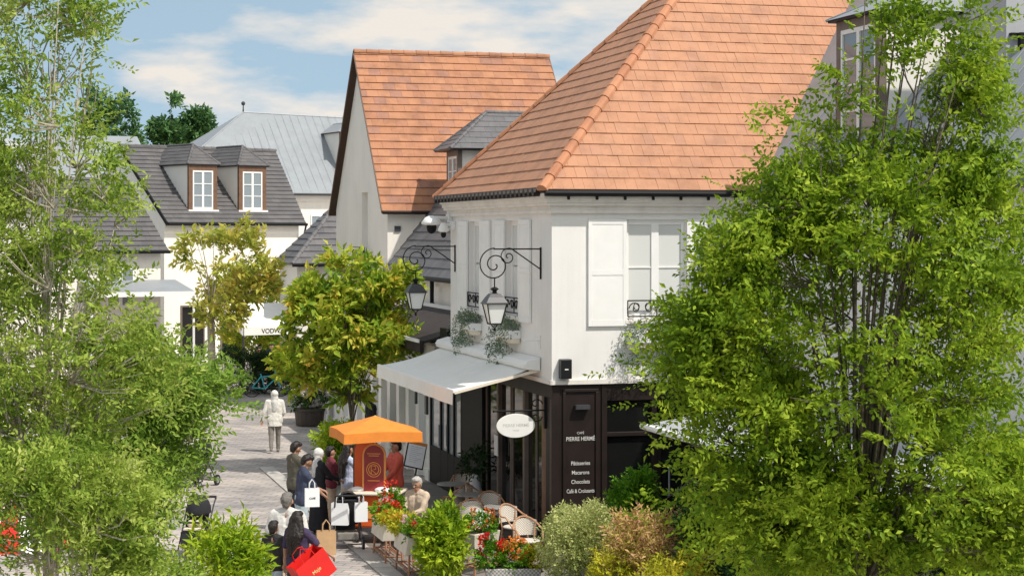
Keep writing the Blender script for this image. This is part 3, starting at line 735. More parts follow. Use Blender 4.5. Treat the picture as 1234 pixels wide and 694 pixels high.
# ------------------------------------------------------------------ middle building with the orange gable roof
Rm = Vector((-3.965, 60, 0)); MID = thing('gabled_building', 'tall white gabled building with weathered orange tiled roof behind the corner building', 'building', Rm, TH)
ML, MD, ME, MRZ = 6.5, 9.3, 6.87, 12.15
mb = MB(); mb.face((0, 0, 0), (ML, 0, 0), (ML, 0, ME), (0, 0, ME)); mb.face((ML, 0, 0), (ML, MD, 0), (ML, MD, ME), (ML, MD / 2, MRZ - .08), (ML, 0, ME))
wl = (3.3, 4.35, 5.45, 7.35)                     # tall narrow recess in the gable
ys = [0, wl[0], wl[1], MD]
g = lambda y: ME + (MRZ - .08 - ME) * (1 - abs(y - MD / 2) / (MD / 2))
mb.face((0, wl[0], 0), (0, 0, 0), (0, 0, ME), (0, wl[0], g(wl[0]))); mb.face((0, MD, 0), (0, wl[1], 0), (0, wl[1], g(wl[1])), (0, MD / 2, g(MD / 2)), (0, MD, ME))
mb.face((0, wl[1], 0), (0, wl[0], 0), (0, wl[0], wl[2]), (0, wl[1], wl[2])); mb.face((0, wl[1], wl[3]), (0, wl[0], wl[3]), (0, wl[0], g(wl[0])), (0, wl[1], g(wl[1])))
for p, q in (((wl[0], wl[2]), (wl[1], wl[2])), ((wl[1], wl[2]), (wl[1], wl[3])), ((wl[1], wl[3]), (wl[0], wl[3])), ((wl[0], wl[3]), (wl[0], wl[2]))):
    mb.face((0, *p), (0, *q), (.25, *q), (.25, *p))
mb.face((ML, MD, 0), (0, MD, 0), (0, MD, ME), (ML, MD, ME))
mb.build('wall', M['white_far'], MID)
MB().box(.2, .22, wl[0], wl[1], wl[2], wl[3]).build('window_panel', M['pane'], MID)
v = .22; pit = (MRZ - ME) / (MD / 2); oe = .25
e0 = ME - oe * pit + .06; dk = MB()
f = [(-v, -oe, e0), (ML + v, -oe, e0), (ML + v, MD / 2, MRZ), (-v, MD / 2, MRZ)]
slope(MID, f, M['tile_far'], .40, .345, 300, prefer=lambda t: t[0] + abs(t[1] - 4) * .5, lift=.045, deckmb=dk)
bk = [(ML + v, MD + oe, e0), (-v, MD + oe, e0), (-v, MD / 2, MRZ), (ML + v, MD / 2, MRZ)]
slope(MID, bk, M['tile_far'], .7, .69, 0, deckmb=dk)
dk.build('roof_deck', M['deck'], MID)
ridge_run(MID, (-v, MD / 2, MRZ + .0), (ML + v, MD / 2, MRZ + .0), M['tile_far'], .42, .12)
for sx in (-v - .03, ML + v):
    vb = MB()
    vb.prism([(sx, -oe, e0 - .05), (sx, MD / 2, MRZ - .05), (sx, MD / 2, MRZ + .05), (sx, -oe, e0 + .05)], (.03, 0, 0))
    vb.prism([(sx, MD + oe, e0 + .05), (sx, MD / 2, MRZ + .05), (sx, MD / 2, MRZ - .05), (sx, MD + oe, e0 - .05)], (.03, 0, 0))
    vb.build('bargeboard', M['browner'], MID)
MB().tube([(-v, -oe - .05, e0 - .02), (ML + v, -oe - .05, e0 - .02)], .06, 6).build('gutter', M['brown'], MID)
MB().box(.22, .42, -.05, -.003, 6.02, 6.2).build('wall_lamp', M['anthracite'], MID)
rb = scroll_rail(MID, 2.4, 4.6, 4.95, 5.5, -.28, 5, 'y'); MB().box(-.32, -.003, 2.35, 4.65, 4.86, 4.93).build('balcony_slab', M['stonetrim'], MID)

# ------------------------------------------------------------------ slate roofed wing between the two, with its dormer
SW = thing('slate_wing', 'white wing with grey slate roof and dormer between the two orange roofs', 'building', A, TH)
a0, zw, d0, d1 = 1.75, 4.72, LEN + .02, 24.8; pit = 1.24
top = 5.0
mb = MB(); mb.face((a0 + .2, d1, 0), (a0 + .2, d0, 0), (a0 + .2, d0, zw), (a0 + .2, d1, zw)); mb.box(a0 + .1, a0 + .2, d0, d1, zw - .22, zw - .02)
mb.build('wall', M['white_far'], SW); dk = MB()
slope(SW, [(a0, d1, zw), (a0, d0, zw), (top, d0, zw + (top - a0) * pit), (top, d1, zw + (top - a0) * pit)], M['slate'], .40, .33, 120, 'slate', prefer=lambda t: t[1] + t[0] * .15, lift=.035, deckmb=dk)
dk.build('roof_deck', M['anthracite'], SW)
MB().tube([(a0 - .06, d0, zw - .03), (a0 - .06, d1, zw - .03)], .07, 6).build('gutter', M['black'], SW)
MB().tube([(a0 - .06, 17.4, zw - .05), (a0 - .06, 17.4, zw - .7), (a0 + .05, 16.6, zw - .95), (a0 + .08, 15.6, zw - 1.1), (a0 + .08, 15.4, 0)], .06, 6).build('downpipe', M['black'], SW)
# dormer on the wing looks along -x
dormer(SW, (3.85, 23.85, 7.35), R(-90), 1.5, 1.25, 4.2, M['white_far'], M['slate'], M['taupe'], 1.2, True, 2, .36, .24, budget=20, over=.34)

# ------------------------------------------------------------------ single storey shop row carrying on from the corner building
SR = thing('shop_row', 'low white shopfront with pilasters and pale green glazing left of the corner building', 'building', A, TH)
mb = MB(); s0, s1 = 10.3, 24.6
mb.box(.12, .3, s0, s1, 2.7, 3.25); mb.box(.05, a0 + .19, s0, s1, 3.25, 3.33); mb.box(.10, .3, s0, s1, 0, .5)
mb.build('wall', M['white'], SR)
for i in range(13):
    d = s0 + .05 + i * 1.17
    MB().box(.0, .3, d, d + .34, 0, 2.7).box(-.03, .3, d - .03, d + .37, 0, .28).box(-.03, .3, d - .03, d + .37, 2.52, 2.70).build('pilaster', M['trim'], SR, bevel=.008)
    if i < 12:
        MB().box(.20, .22, d + .34, d + 1.17, .5, 2.7).build('shop_pane', M['glass_green'], SR)
        MB().box(.15, .25, d + .36, d + .43, .5, 2.7).box(.15, .25, d + 1.07, d + 1.14, .5, 2.7).build('window_frame', M['trim'], SR)
MB().box(-.06, 0, s0 + 1.35, s0 + 1.42, 1.75, 2.3).box(-.06, -.001, s0 + .12, s0 + .30, 1.6, 2.1).build('wall_plaque', M['anthracite'], SR)
mb = MB(); mb.prism([(1.6, 9.5, 3.95), (-.35, 9.5, 3.42), (-.35, 9.5, 3.36), (1.6, 9.5, 3.88)], (0, 10.5, 0)); mb.box(-.42, -.32, 9.5, 20., 3.16, 3.44)
mb.build('canopy', M['canvas_dark'], SR); MB().box(-.46, -.43, 9.5, 20., 3.39, 3.47).box(1.55, 1.66, 9.45, 20, 3.87, 4.02).build('canopy_trim', M['trim'], SR)
MB().box(.02, .55, 8.55, 9.3, 3.34, 3.75).build('extractor_box', M['black'], SR)

# ------------------------------------------------------------------ right wing behind the tree: zinc roof, dormer, white walls
RW = thing('zinc_wing', 'white wing with grey zinc roof and dormer standing behind the right tree', 'building', A, TH)
ra, rd = 4.2, -14.; pit = 1.197
mb = MB(); ops = [(2.0 + i * 3, 3.1 + i * 3, 4.3, 6.1) for i in range(4)]
wall(mb, (ra, 0, 0), (0, -1, 0), (-1, 0, 0), 14, 3.2, 6.77, ops, .2); wall(mb, (ra, rd, 0), (1, 0, 0), (0, -1, 0), 8, 0, 6.77, [], .2)
wall(mb, (ra, 0, 0), (0, -1, 0), (-1, 0, 0), 14, 2.75, 3.2, [], .2)
mb.build('wall', M['white'], RW)
mb = MB(); sh = []
for i in range(5): MB().box(ra, ra + .3, -.4 - i * 3.3, -.05 - i * 3.3, 0, 2.75).build('shop_pier', M['trim'], RW)
pass; MB().box(ra + .15, ra + .17, -14, 0, 0, 2.75).build('shop_glazing', M['glass_dark'], RW)
for o in ops:
    MB().box(ra + .12, ra + .14, -o[1], -o[0], o[2], o[3]).build('pane', M['pane'], RW)
    MB().box(ra + .06, ra + .12, -o[1], -o[1] + .07, o[2], o[3]).box(ra + .06, ra + .12, -o[0] - .07, -o[0], o[2], o[3]).box(ra + .06, ra + .12, -(o[0] + o[1]) / 2 - .05, -(o[0] + o[1]) / 2 + .05, o[2], o[3]).build('window_frame', M['trim'], RW)
mb = MB(); e = .22
mb.prism([(ra - e, 0.12, 6.74), (8.57, 4.0, 12.0), (8.57, rd, 12.0), (ra - e, rd, 6.74)], (.05, 0, -.07)); mb.prism([(8.6, rd, 12.0), (8.6, 8, 12.0), (13., 8, 6.8), (13., rd, 6.8)], (0, 0, -.07))
mb.build('roof', M['zinc'], RW)
sm = MB()
for i in range(30):
    d = -i * .46
    sm.tube([(ra - e, d, 6.76), (8.57, d, 12.02)], .016, 4)
sm.build('seam', M['zinc'], RW, kind='stuff')
MB().tube([(ra - e - .06, -.3, 6.7), (ra - e - .06, rd, 6.7)], .07, 6).build('gutter', M['anthracite'], RW)
dormer(RW, (4.86, -3.0, 7.55), R(-90), 1.75, 2.35, 4.4, M['white_far'], M['zinc'], M['taupe'], .55, False, 4, over=.16)
mb = MB().box(5.75, 9.5, -6.6, -5.2, 6.8, 10.8); mb.build('clad_gable', M['greyclad'], RW)
sg = thing('sign_letters', 'large black capital letters on the grey cladding at the right edge', 'sign', Wd(5.75, -6.6, 7.9), TH)
q = Wd(0, 0, 0)
text('letter', 'J', 1.02, M['black'], sg, (.70, -.14, .66), RT, .05, .012, sx=1.)
text('letter', 'U', .8, M['black'], sg, (.30, -.14, .78), RT, .05, .012, sx=.6)
MB().box(.05, 1.1, -.09, -.003, 1.30, 1.34).box(.05, 1.1, -.09, -.003, .80, .84).build('rail', M['black'], sg)
# long cream awning on the right wing
aw = thing('wing_awning', 'cream awning glimpsed behind the right tree with its white front bar sloping down', 'awning', Wd(ra, -2.7), TH)
mb = MB(); mb.prism([(-.02, 0, 3.15), (-3.3, 0, 2.62), (-3.3, 0, 2.60), (-.02, 0, 3.12)], (0, -9.5, 0)); mb.build('canopy', M['greyclad'], aw)
MB().tube([(-3.34, 0, 2.6), (-3.34, -9.5, 2.6)], .06, 8).build('front_bar', M['trim'], aw)
for d in (-1.5, -5, -8.5): MB().tube([(-.05, d, 2.9), (-1.7, d - .6, 2.75), (-3.3, d, 2.6)], .03, 6).build('arm', M['trim'], aw)

# ------------------------------------------------------------------ far left houses
def house_frame(px, Y, ang): 
    a = R(ang); return Vector((PX(px, Y), Y, 0)), a
C1, PH = house_frame(202, 85, 40.)
H1 = thing('slate_house', 'white house with grey slate roof and two brown framed dormers', 'house', C1, PH)
u1 = Vector((math.cos(PH), math.sin(PH), 0)); v1 = Vector((-math.sin(PH), math.cos(PH), 0))
def loc1(p): q = p - C1; return Vector((q.dot(u1), q.dot(v1), p.z))
EL, ER = Vector((0, 0, 6.42)), Vector((7.45, 0, 6.42))
RRg = Vector((8.45, 4.2, 10.04)); RLg = Vector((-.15, 4.2, 10.04))
bl = Vector((RLg.x * 2 - 0, RLg.y * 2, 6.42)); brr = Vector((ER.x + .3, RLg.y * 2, 6.42))
mb = MB(); i_ = .3
mb.face((0, i_, 0), (7.25, i_, 0), (7.25, i_, 6.5), (0, i_, 6.5)); mb.face((7.25, i_, 0), (7.25, bl.y, 0), (7.25, bl.y, 6.5), (7.25, RRg.y, RRg.z - .2), (7.25, i_, 6.5))
mb.face((bl.x, bl.y, 0), (0, i_, 0), (0, i_, 6.5), (RLg.x, RLg.y, RLg.z - .06), (bl.x, bl.y, 6.5)); mb.box(0, 6.4, .24, .3, 6.1, 6.4)
mb.build('wall', M['white_far'], H1)
dk = MB(); slope(H1, [EL, ER, RRg, RLg], M['slate_warm'], .42, .30, 0, 'slate', lift=.05, deckmb=dk)
slope(H1, [brr, bl, RLg, RRg], M['slate_warm'], .6, .5, 0, 'slate', deckmb=dk); dk.build('roof_deck', M['anthracite'], H1)
ridge_run(H1, RLg, RRg, M['slate_warm'], .4, .11, 'ridge_slate', objs=False)
MB().prism([EL + Vector((-.06, 0, -.14)), RLg + Vector((-.06, 0, -.14)), RLg + Vector((-.06, 0, .05)), EL + Vector((-.06, 0, .05))], (.06, 0, 0)).build('bargeboard', M['black'], H1)
MB().tube([EL + Vector((0, -.06, -.05)), ER + Vector((.05, -.06, -.05))], .07, 6).build('gutter', M['black'], H1)
MB().tube([ER + Vector((.0, -.03, -.1)), ER + Vector((-.0, .12, -.5)), ER + Vector((-.25, .2, -.7)), (6.4, .2, 0)], .05, 6).build('downpipe', M['black'], H1)
for px in (246, 308):
    q = P(px, 255, 86.8 if px < 280 else 88.4); ql = loc1(q)
    tt = .62
    dormer(H1, (ql.x, tt, 6.42 + tt * (RRg.z - 6.42) / RRg.y + .02), 0, 1.5, 2.15, 3.2, M['white_far'], M['slate_warm'], M['browner'], .95, True, 3, .40, .22, over=.12, sur=.21)
for i in range(3):
    x = .9 + i * 2.1; fw = MB().box(x - .07, x + 1.17, .24, .298, .25, 2.67).build('shop_frame', M['taupe'], H1); MB().box(x, x + 1.1, .225, .238, .35, 2.6).build('shop_pane', M['glass_dark'], H1)

H2 = thing('zinc_house', 'far house with tall pale grey zinc roof and one dormer', 'house', Vector((PX(345, 105), 105, 0)), R(27.))
C2 = Vector((PX(345, 105), 105, 0))
ev = 8.15; 
mb = MB().box(-7.5, 8, .4, 9.6, 0, 8.1); mb.box(-7.6, 8.1, .25, 9.75, 7.75, 8.12); mb.build('wall', M['white_far'], H2)
mb = MB(); ap1, ap2 = (-.8, 5, 12.95), (7.2, 5, 12.75)
mb.add([(-7.9, 0, ev), (8.4, 0, ev), (8.4, 10, ev), (-7.9, 10, ev), ap1, ap2], [(0, 1, 5, 4), (1, 2, 5), (2, 3, 4, 5), (3, 0, 4), (0, 3, 2, 1)])
mb.build('roof', M['zinc'], H2); sm = MB()
for i in range(34):
    x = -7.6 + i * .48; t = 1.0 if ap1[0] <= x <= ap2[0] else (max(0, (x + 7.9) / 7.1) if x < 0 else max(0, (8.4 - x) / 1.2))
    sm.tube([(x, .0, ev), (x, 5 * t, ev + 4.75 * t)], .007, 4)
for a, b in (((-7.9, 0, ev), ap1), ((8.4, 0, ev), ap2), (ap1, ap2)): sm.tube([a, b], .05, 5)
sm.build('seam', M['zinc'], H2, kind='stuff')
MB().tube([(-.8, 5, 12.9), (-.8, 5, 13.5)], [.05, .02], 6).ball((-.8, 5, 13.45), .13, 8).tube([(7.2, 5, 12.7), (7.2, 5, 13.3)], [.05, .02], 6).ball((7.2, 5, 13.2), .13, 8).build('finial', M['anthracite'], H2)
MB().tube([(-7.9, -.06, ev - .03), (8.4, -.06, ev - .03)], .07, 6).build('gutter', M['anthracite'], H2)
dormer(H2, (4.55, 1.25, 9.35), 0, 1.7, 2.4, 3.2, M['white_far'], M['zinc'], M['browner'], .6, False, 3)
for x in (1.6, 4.6): 
    french_window(H2, x, x + 1.2, 5.2, 7.0, .37, [6.1], M['pane_grey'])
MB().add([(-15, 3, 9), (-6.5, 3, 9), (-6.5, 11, 9), (-15, 11, 9), (-12, 7, 11.5), (-6.5, 7, 11.5)], [(0, 1, 5, 4), (1, 2, 5), (2, 3, 4, 5), (3, 0, 4)]).build('rear_roof', M['zinc'], H2)
MB().box(-14.8, -6.6, 3.2, 10.8, 0, 9.0).build('rear_wall', M['white_far'], H2)

C0 = Vector((PX(196, 76), 76, 0)); H0 = thing('low_slate_house', 'low white house with slate roof and shop behind the left trees', 'house', C0, R(27.))
mb = MB().box(-12, 0, .3, 7, 0, 5.25); mb.build('wall', M['white_far'], H0); dk = MB()
e = 5.25; rz_ = 8.2
slope(H0, [(-12.3, 0, e), (.25, 0, e), (-.1 - .35, 3.5, rz_), (-12.3, 3.5, rz_)], M['slate_warm'], .42, .30, 0, 'slate', lift=.05, deckmb=dk)
slope(H0, [(.25, 7.2, e), (-12.3, 7.2, e), (-12.3, 3.5, rz_), (-.45, 3.5, rz_)], M['slate_warm'], .6, .5, 0, 'slate', deckmb=dk); dk.build('roof_deck', M['anthracite'], H0)
MB().face((0.01, .3, 5.2), (0.01, 7, 5.2), (-.4, 3.5, 8.1)).build('gable_wall', M['white_far'], H0)
MB().tube([(-12.3, -.06, e - .04), (.3, -.06, e - .04)], .07, 6).build('gutter', M['black'], H0)
for x in (-2.2, -5.5, -8.8): french_window(H0, x, x + 1.1, 3.0, 4.6, .27, [3.8], M['pane_grey'])
dr = MB().box(-2.9, -1.6, .2, .29, .05, 2.3).build('door', M['cream'], H0); MB().tube([(-1.75, .15, 1.0), (-1.75, .15, 1.25)], .02, 5).build('handle', M['black'], dr)
MB().box(-1.4, -.2, .22, .28, .5, 2.3).build('shop_pane', M['glass_dark'], H0); MB().box(.15, .2, .8, 2.1, .4, 2.2).build('side_shop_pane', M['pane_grey'], H0)
# small slate roofed annex left of the gable
C3 = Vector((PX(352, 74), 74, 0)); H3 = thing('slate_annex', 'small annex with hipped dark slate roof against the white gable', 'building', C3, TH)
MB().box(.25, 3.6, .3, 5, 0, 4.75).build('wall', M['white_far'], H3); dk = MB(); e = 4.75
slope(H3, [(0, 0, e), (3.0, 0, e), (3.0, 2.1, 6.95), (2.0, 2.1, 6.95)], M['slate'], .42, .33, 40, 'slate', lift=.05, deckmb=dk)
slope(H3, [(0, 5, e), (0, 0, e), (2.0, 2.1, 6.95), (2.0, 3, 6.95)], M['slate'], .42, .33, 0, 'slate', lift=.05, deckmb=dk); dk.build('roof_deck', M['anthracite'], H3)
ridge_run(H3, (0, 0, e), (2.0, 2.1, 6.95), M['slate'], .35, .1, 'ridge_slate', objs=False)
MB().tube([(0, -.06, e - .04), (3.0, -.06, e - .04)], .07, 6).build('gutter', M['black'], H3)

# the row of shops on the left side of the lane, mostly hidden by the left trees
LR = thing('lane_building', 'long pale building lining the lane behind the left trees', 'building', Vector((-15.2, 20, 0)), 0)
mb = MB(); ops = [(2 + i * 3.6, 3.1 + i * 3.6, 3.9, 5.7) for i in range(11)]
wall(mb, (0, 0, 0), (0, 1, 0), (1, 0, 0), 42, 3.0, 6.9, ops, .2); mb.face((0, 42, 0), (0, 42, 6.9), (-9, 42, 6.9), (-9, 42, 0)); mb.face((0, 0, 0), (-9, 0, 0), (-9, 0, 6.9), (0, 0, 6.9)); wall(mb, (0, 0, 0), (0, 1, 0), (1, 0, 0), 42, 0, 3.0, [(1 + i * 3.6, 4 + i * 3.6, .3, 2.6) for i in range(11)], .3)
mb.build('wall', M['white_far'], LR)
for o in ops: MB().box(-.16, -.14, o[0], o[1], o[2], o[3]).build('pane', M['pane_grey'], LR)
for i in range(11): MB().box(-.26, -.24, 1 + i * 3.6, 4 + i * 3.6, .3, 2.6).build('shop_pane', M['glass_green'], LR)
MB().prism([(.35, -.3, 6.85), (-4.5, -.3, 11.0), (-9.3, -.3, 6.85)], (0, 42.6, 0)).build('roof', M['slate_warm'], LR)
# ------------------------------------------------------------------ fixtures on the corner building
aw = thing('shop_awning', 'large cream retractable awning over the cafe terrace on the corner building', 'awning', Wd(0, .85), TH)
mb = MB(); Lw = 7.3; z1, z2, run = 3.40, 2.97, 1.68
K = 14; pts = []
vs, fs = [], []
for j in range(K + 1):
    for i in range(7):
        t = i / 6; sag = -.05 * math.sin(math.pi * t) - .016 * math.sin(j * 1.9) * math.sin(math.pi * t)
        vs.append((-.12 - (run - .12) * t, Lw * j / K, z1 + (z2 - z1) * t + sag))
for j in range(K):
    for i in range(6):
        q = j * 7 + i; fs.append((q, q + 7, q + 8, q + 1))
n0 = len(vs); vs += [(x, y, z - .012) for x, y, z in vs]; fs += [tuple(k + n0 for k in f)[::-1] for f in fs]
mb.add(vs, fs); mb.build('canopy', M['canvas'], aw, smooth=True)
vs, fs = [], []
for j in range(29):
    y = Lw * j / 28; wv = .012 * math.sin(j * 1.3)
    vs += [(-run - .03, y, z2 + .01), (-run - .04 + wv, y, z2 - .26)]
for j in range(28): fs.append((2 * j, 2 * j + 1, 2 * j + 3, 2 * j + 2))
MB().add(vs, fs).build('valance', M['canvas'], aw)
MB().tube([(-run, -.02, z2), (-run, Lw + .02, z2)], .035, 8).build('front_bar', M['trim'], aw)
MB().prism([(-.02, -.15, z1 - .06), (-.30, -.15, z1 - .03), (-.33, -.15, z1 + .05), (-.28, -.15, z1 + .13), (-.02, -.15, z1 + .2)], (0, Lw + .3, 0)).build('cassette', M['trim'], aw, bevel=.01)
MB().prism([(-.06, -.12, z1 - .02), (-run, -.03, z2 - .0), (-run, -.03, z2 - .05), (-.06, -.12, z1 - .08)], (0, .012, 0)).build('side_trim', M['cream'], aw)
for d in (.4, Lw - .6): MB().tube([(-.1, d, z1 - .1), (-.85, d + .7, (z1 + z2) / 2 - .12), (-run + .03, d, z2 - .03)], .025, 6).build('folding_arm', M['anthracite'], aw)

def wall_lantern(d, label):
    t = thing('wall_lantern', label, 'lantern', Wd(0, d, 5.68), TH, 'iron lanterns on scrolled brackets')
    MB().box(-.03, -.003, -.018, .018, -.58, .03).build('wall_plate', M['black'], t)
    mb = MB(); mb.tube([(-.03, 0, 0), (-.95, 0, 0)], .014, 5)
    mb.tube([(-.03, 0, -.38), (-.58, 0, -.005)], .013, 5)
    cx, cz = -.93, -.30                                        # the big spiral at the free end
    sp = []
    for i in range(40):
        th = R(90) + i / 39 * R(650); r = .30 * (1 - i / 39) ** .8 + .02
        sp.append((cx + r * math.cos(th), 0, cz + r * math.sin(th)))
    mb.tube(sp, .013, 5)
    sp = []
    for i in range(24):
        th = R(60) + i / 23 * R(560); r = .16 * (1 - i / 23) + .015
        sp.append((-.66 + r * math.cos(th), 0, -.15 + r * math.sin(th)))
    mb.tube(sp, .011, 5); mb.build('bracket', M['black'], t)
    c = (-.93, 0, 0); n0_ = set(bpy.data.objects)
    mb = MB().tube([(-.93, 0, -.58), (-.93, 0, -.80)], .014, 6)
    mb.lathe([(.03, -.80), (.07, -.82), (.10, -.85), (.05, -.88), (.05, -.93), (.09, -.95)], c, 10); hg = mb.build('hanger', M['black'], t)
    s2 = math.sqrt(2)
    lo = MB(); lo.lathe([(.11 * s2, -.95), (.17 * s2, -1.03), (.235 * s2, -1.15), (.25 * s2, -1.16), (.25 * s2, -1.185), (.2 * s2, -1.185)], c, 4)
    rot = R(45)
    def turn(mb):
        mb.v = [(c[0] + (x - c[0]) * math.cos(rot) - y * math.sin(rot), (x - c[0]) * math.sin(rot) + y * math.cos(rot), z) for x, y, z in mb.v]; return mb
    turn(lo).build('cap', M['anthracite'], t)
    gl = MB(); gl.lathe([(.205 * s2, -1.19), (.118 * s2, -1.62)], c, 4); turn(gl).build('glass', M['lantern_glass'], t)
    fr = MB()
    for sx in (-1, 1):
        for sy in (-1, 1): fr.tube([(c[0] + sx * .215, sy * .215, -1.18), (c[0] + sx * .125, sy * .125, -1.63)], .014, 5)
    for h, zz in ((.125, -1.63),):
        for k in range(4):
            p = [(h, h), (-h, h), (-h, -h), (h, -h)]; a, b = p[k], p[(k + 1) % 4]; fr.tube([(c[0] + a[0], a[1], zz), (c[0] + b[0], b[1], zz)], .018, 5)
    fr.tube([(c[0] - .12, -.12, -1.63), (c[0], 0, -1.74)], .012, 5).tube([(c[0] + .12, .12, -1.63), (c[0], 0, -1.74)], .012, 5).ball((c[0], 0, -1.77), .035, 8)
    fr.build('frame', M['black'], t)
    for o in set(bpy.data.objects) - n0_:                       # hang it close under the scroll
        for v in o.data.vertices: v.co = Vector((-.93 + (v.co.x + .93) * .88, v.co.y * .88, -.58 + (v.co.z + .63) * .84))
wall_lantern(.70, 'iron lantern on scrolled bracket between the corner and the nearer window, larger in view')
wall_lantern(7.66, 'iron lantern on scrolled bracket at the far end, hanging before the slate roof')

def camera_unit(d, z, s, label):
    t = thing('security_camera', label, 'camera', Wd(0, d, z), TH, 'white security cameras')
    MB().box(-.10, -.003, -.08, .08, -.06, .14).build('wall_mount', M['trim'], t, bevel=.01)
    MB().tube([(-.08, 0, .05), (-.35 * s, 0, .06), (-.42 * s, 0, .0)], .035, 8).build('arm', M['trim'], t)
    MB().lathe([(.05, .10), (.13 * s, .06), (.21 * s, -.05), (.20 * s, -.10), (.12 * s, -.12)], (-.42 * s, 0, 0), 14).build('hood', M['trim'], t, smooth=True)
    MB().ball((-.42 * s, 0, -.17), .105 * s, 12, (1, 1, 1.2)).build('dome', M['black'], t, smooth=True)
camera_unit(8.0, 6.28, 1.15, 'white dome security camera at far end of shaded wall, longer arm')
camera_unit(7.75, 6.12, .62, 'small white security camera tucked close to the wall beside the larger one')

sg = thing('hanging_sign', 'oval white hanging sign on iron bar beside the dark shopfront corner', 'sign', Wd(0, .38, 2.62), TH)
MB().tube([(-.02, 0, 0), (-1.02, 0, 0)], .017, 6).ball((-1.03, 0, 0), .026, 8).box(-.04, .0, -.03, .03, -.35, .25).build('bar', M['black'], sg)
mb = MB()
for s in (-1, 1): mb.tube([(-.2 + math.cos(t * .5) * .13 * (1 - t / 14), 0, s * .12 + s * math.sin(t * .5) * .11 * (1 - t / 14)) for t in range(12)], .012, 5)
mb.build('scroll', M['black'], sg)
bd = MB().lathe([(.372, -.012), (.38, -.006), (.38, .006), (.372, .012)], (0, 0, 0), 40, 1, .6).build('board', M['sign_white'], sg)
bd.location = (-.60, 0, -.28); bd.rotation_euler = (R(90), 0, 0)
text('lettering', 'PIERRE HERMÉ', .082, M['ink'], bd, (0, -.02, .0125), (0, 0, 0), .001, .001)
text('lettering', 'PARIS', .05, M['ink'], bd, (0, -.105, .0125), (0, 0, 0), .001, .0)
for x in (-.85, -.36): MB().tube([(x, 0, 0), (x, 0, -.10)], .008, 5).build('hook', M['black'], sg)

def flower_box(loc, rz, length, label, seed):
    t = thing('flower_box', label, 'planter', loc, rz, 'white window boxes with trailing plants')
    MB().box(-length / 2, length / 2, -.24, -.003, 0, .16).build('trough', M['trim'], t, bevel=.01)
    MB().box(-length / 2, length / 2, -.20, -.03, -.09, -.001).build('support', M['cream'], t)
    bush('foliage', M['lf_trail'], t, [(x, -.14, .2, .2, .14, .13) for x in np.linspace(-length / 2 + .12, length / 2 - .12, 6)], 240, 5, .14, .055, .5)
    tr = [(x, -.27, -.02 - .12 * (i % 3), .10, .06, .24) for i, x in enumerate(np.linspace(-length / 2 - .02, length / 2 - .3, 5))]
    tr[0] = (-length / 2, -.25, -.18, .13, .10, .38)
    bush('trailing_stems', M['lf_trail'], t, tr, 170, 5, .14, .055, .5, up=-.6)
flower_box(Wd(2.1, 0, 3.90), TH, 1.25, 'white window box with trailing plants under the sunny front window', 1)
flower_box(Wd(0, 2.74, 3.88), TH - R(90), 1.2, 'white window box with trailing plants under the nearer shaded side window', 2)
flower_box(Wd(0, 5.87, 3.88), TH - R(90), 1.2, 'white window box with trailing plants under the far shaded side window', 3)
t = thing('wall_speaker', 'dark grey loudspeaker box on the white wall above the shopfront corner', 'speaker', Wd(.24, 0, 3.245), TH)
MB().box(-.11, .11, -.16, -.006, 0, .37).build('cabinet', M['anthracite'], t, bevel=.012); MB().box(-.10, .10, -.172, -.161, .02, .35).build('grille', M['black'], t); MB().box(-.035, .035, -.176, -.1725, .17, .19).build('badge', M['sign_white'], t)
t = thing('wall_hook', 'small white iron wall hook low on the shaded side wall', 'hook', Wd(0, .75, 3.92), TH)
MB().tube([(-.003, 0, -.15), (-.02, 0, -.15), (-.02, 0, .1)], .012, 5).tube([(-.02, 0, 0), (-.34, 0, 0), (-.36, 0, .05)], .012, 5).build('arm', M['trim'], t)

# ------------------------------------------------------------------ far awning with lettering and the grey pent awning
Yv = 74.
aw = thing('far_awning', 'cream shop awning with dark lettering on its valance behind the hedge', 'awning', P(320, 405, Yv) * 1, R(33))
aw.location.z = 0
mb = MB(); zf, zb_ = PZ(393, Yv), PZ(368, Yv)
mb.prism([(-1.0, 0, zf), (1.75, 0, zf), (1.75, 2.3, zb_), (-.95, 2.3, zb_)], (0, 0, -.03)); mb.build('canopy', M['canvas'], aw)
MB().box(-1.0, 1.75, -.03, -.003, zf - .34, zf).build('valance', M['canvas'], aw); MB().prism([(-1.02, -.02, zf - .3), (-1.02, 2.3, zb_ - .3), (-1.02, 2.3, zb_), (-1.02, -.02, zf)], (-.02, 0, 0)).build('side_flap', M['canvas'], aw)
text('lettering', 'VODWA', .25, M['black'], aw, (.30, -.036, zf - .27), RT, .003, .003)
for x in (-.95, 1.7): MB().tube([(x, 0, 0), (x, 0, zf - .05)], .04, 6).build('pole', M['anthracite'], aw)
pw = thing('pent_awning', 'grey pent awning with white edge over the low house shop', 'awning', Vector((C0.x, C0.y, 0)), R(27))
zf, zb_ = PZ(353, 74), PZ(338, 75)
MB().prism([(-3.3, -1.3, zf), (1.0, -1.3, zf), (.6, .25, zb_), (-3.3, .25, zb_)], (0, 0, -.05)).build('canopy', M['zinc'], pw)
MB().box(-3.3, 1.02, -1.36, -1.305, zf - .16, zf + .03).build('valance', M['trim'], pw)
for x in (-3.2, .9): MB().tube([(x, -1.25, 0), (x, -1.25, zf - .1)], .05, 6).build('post', M['trim'], pw)

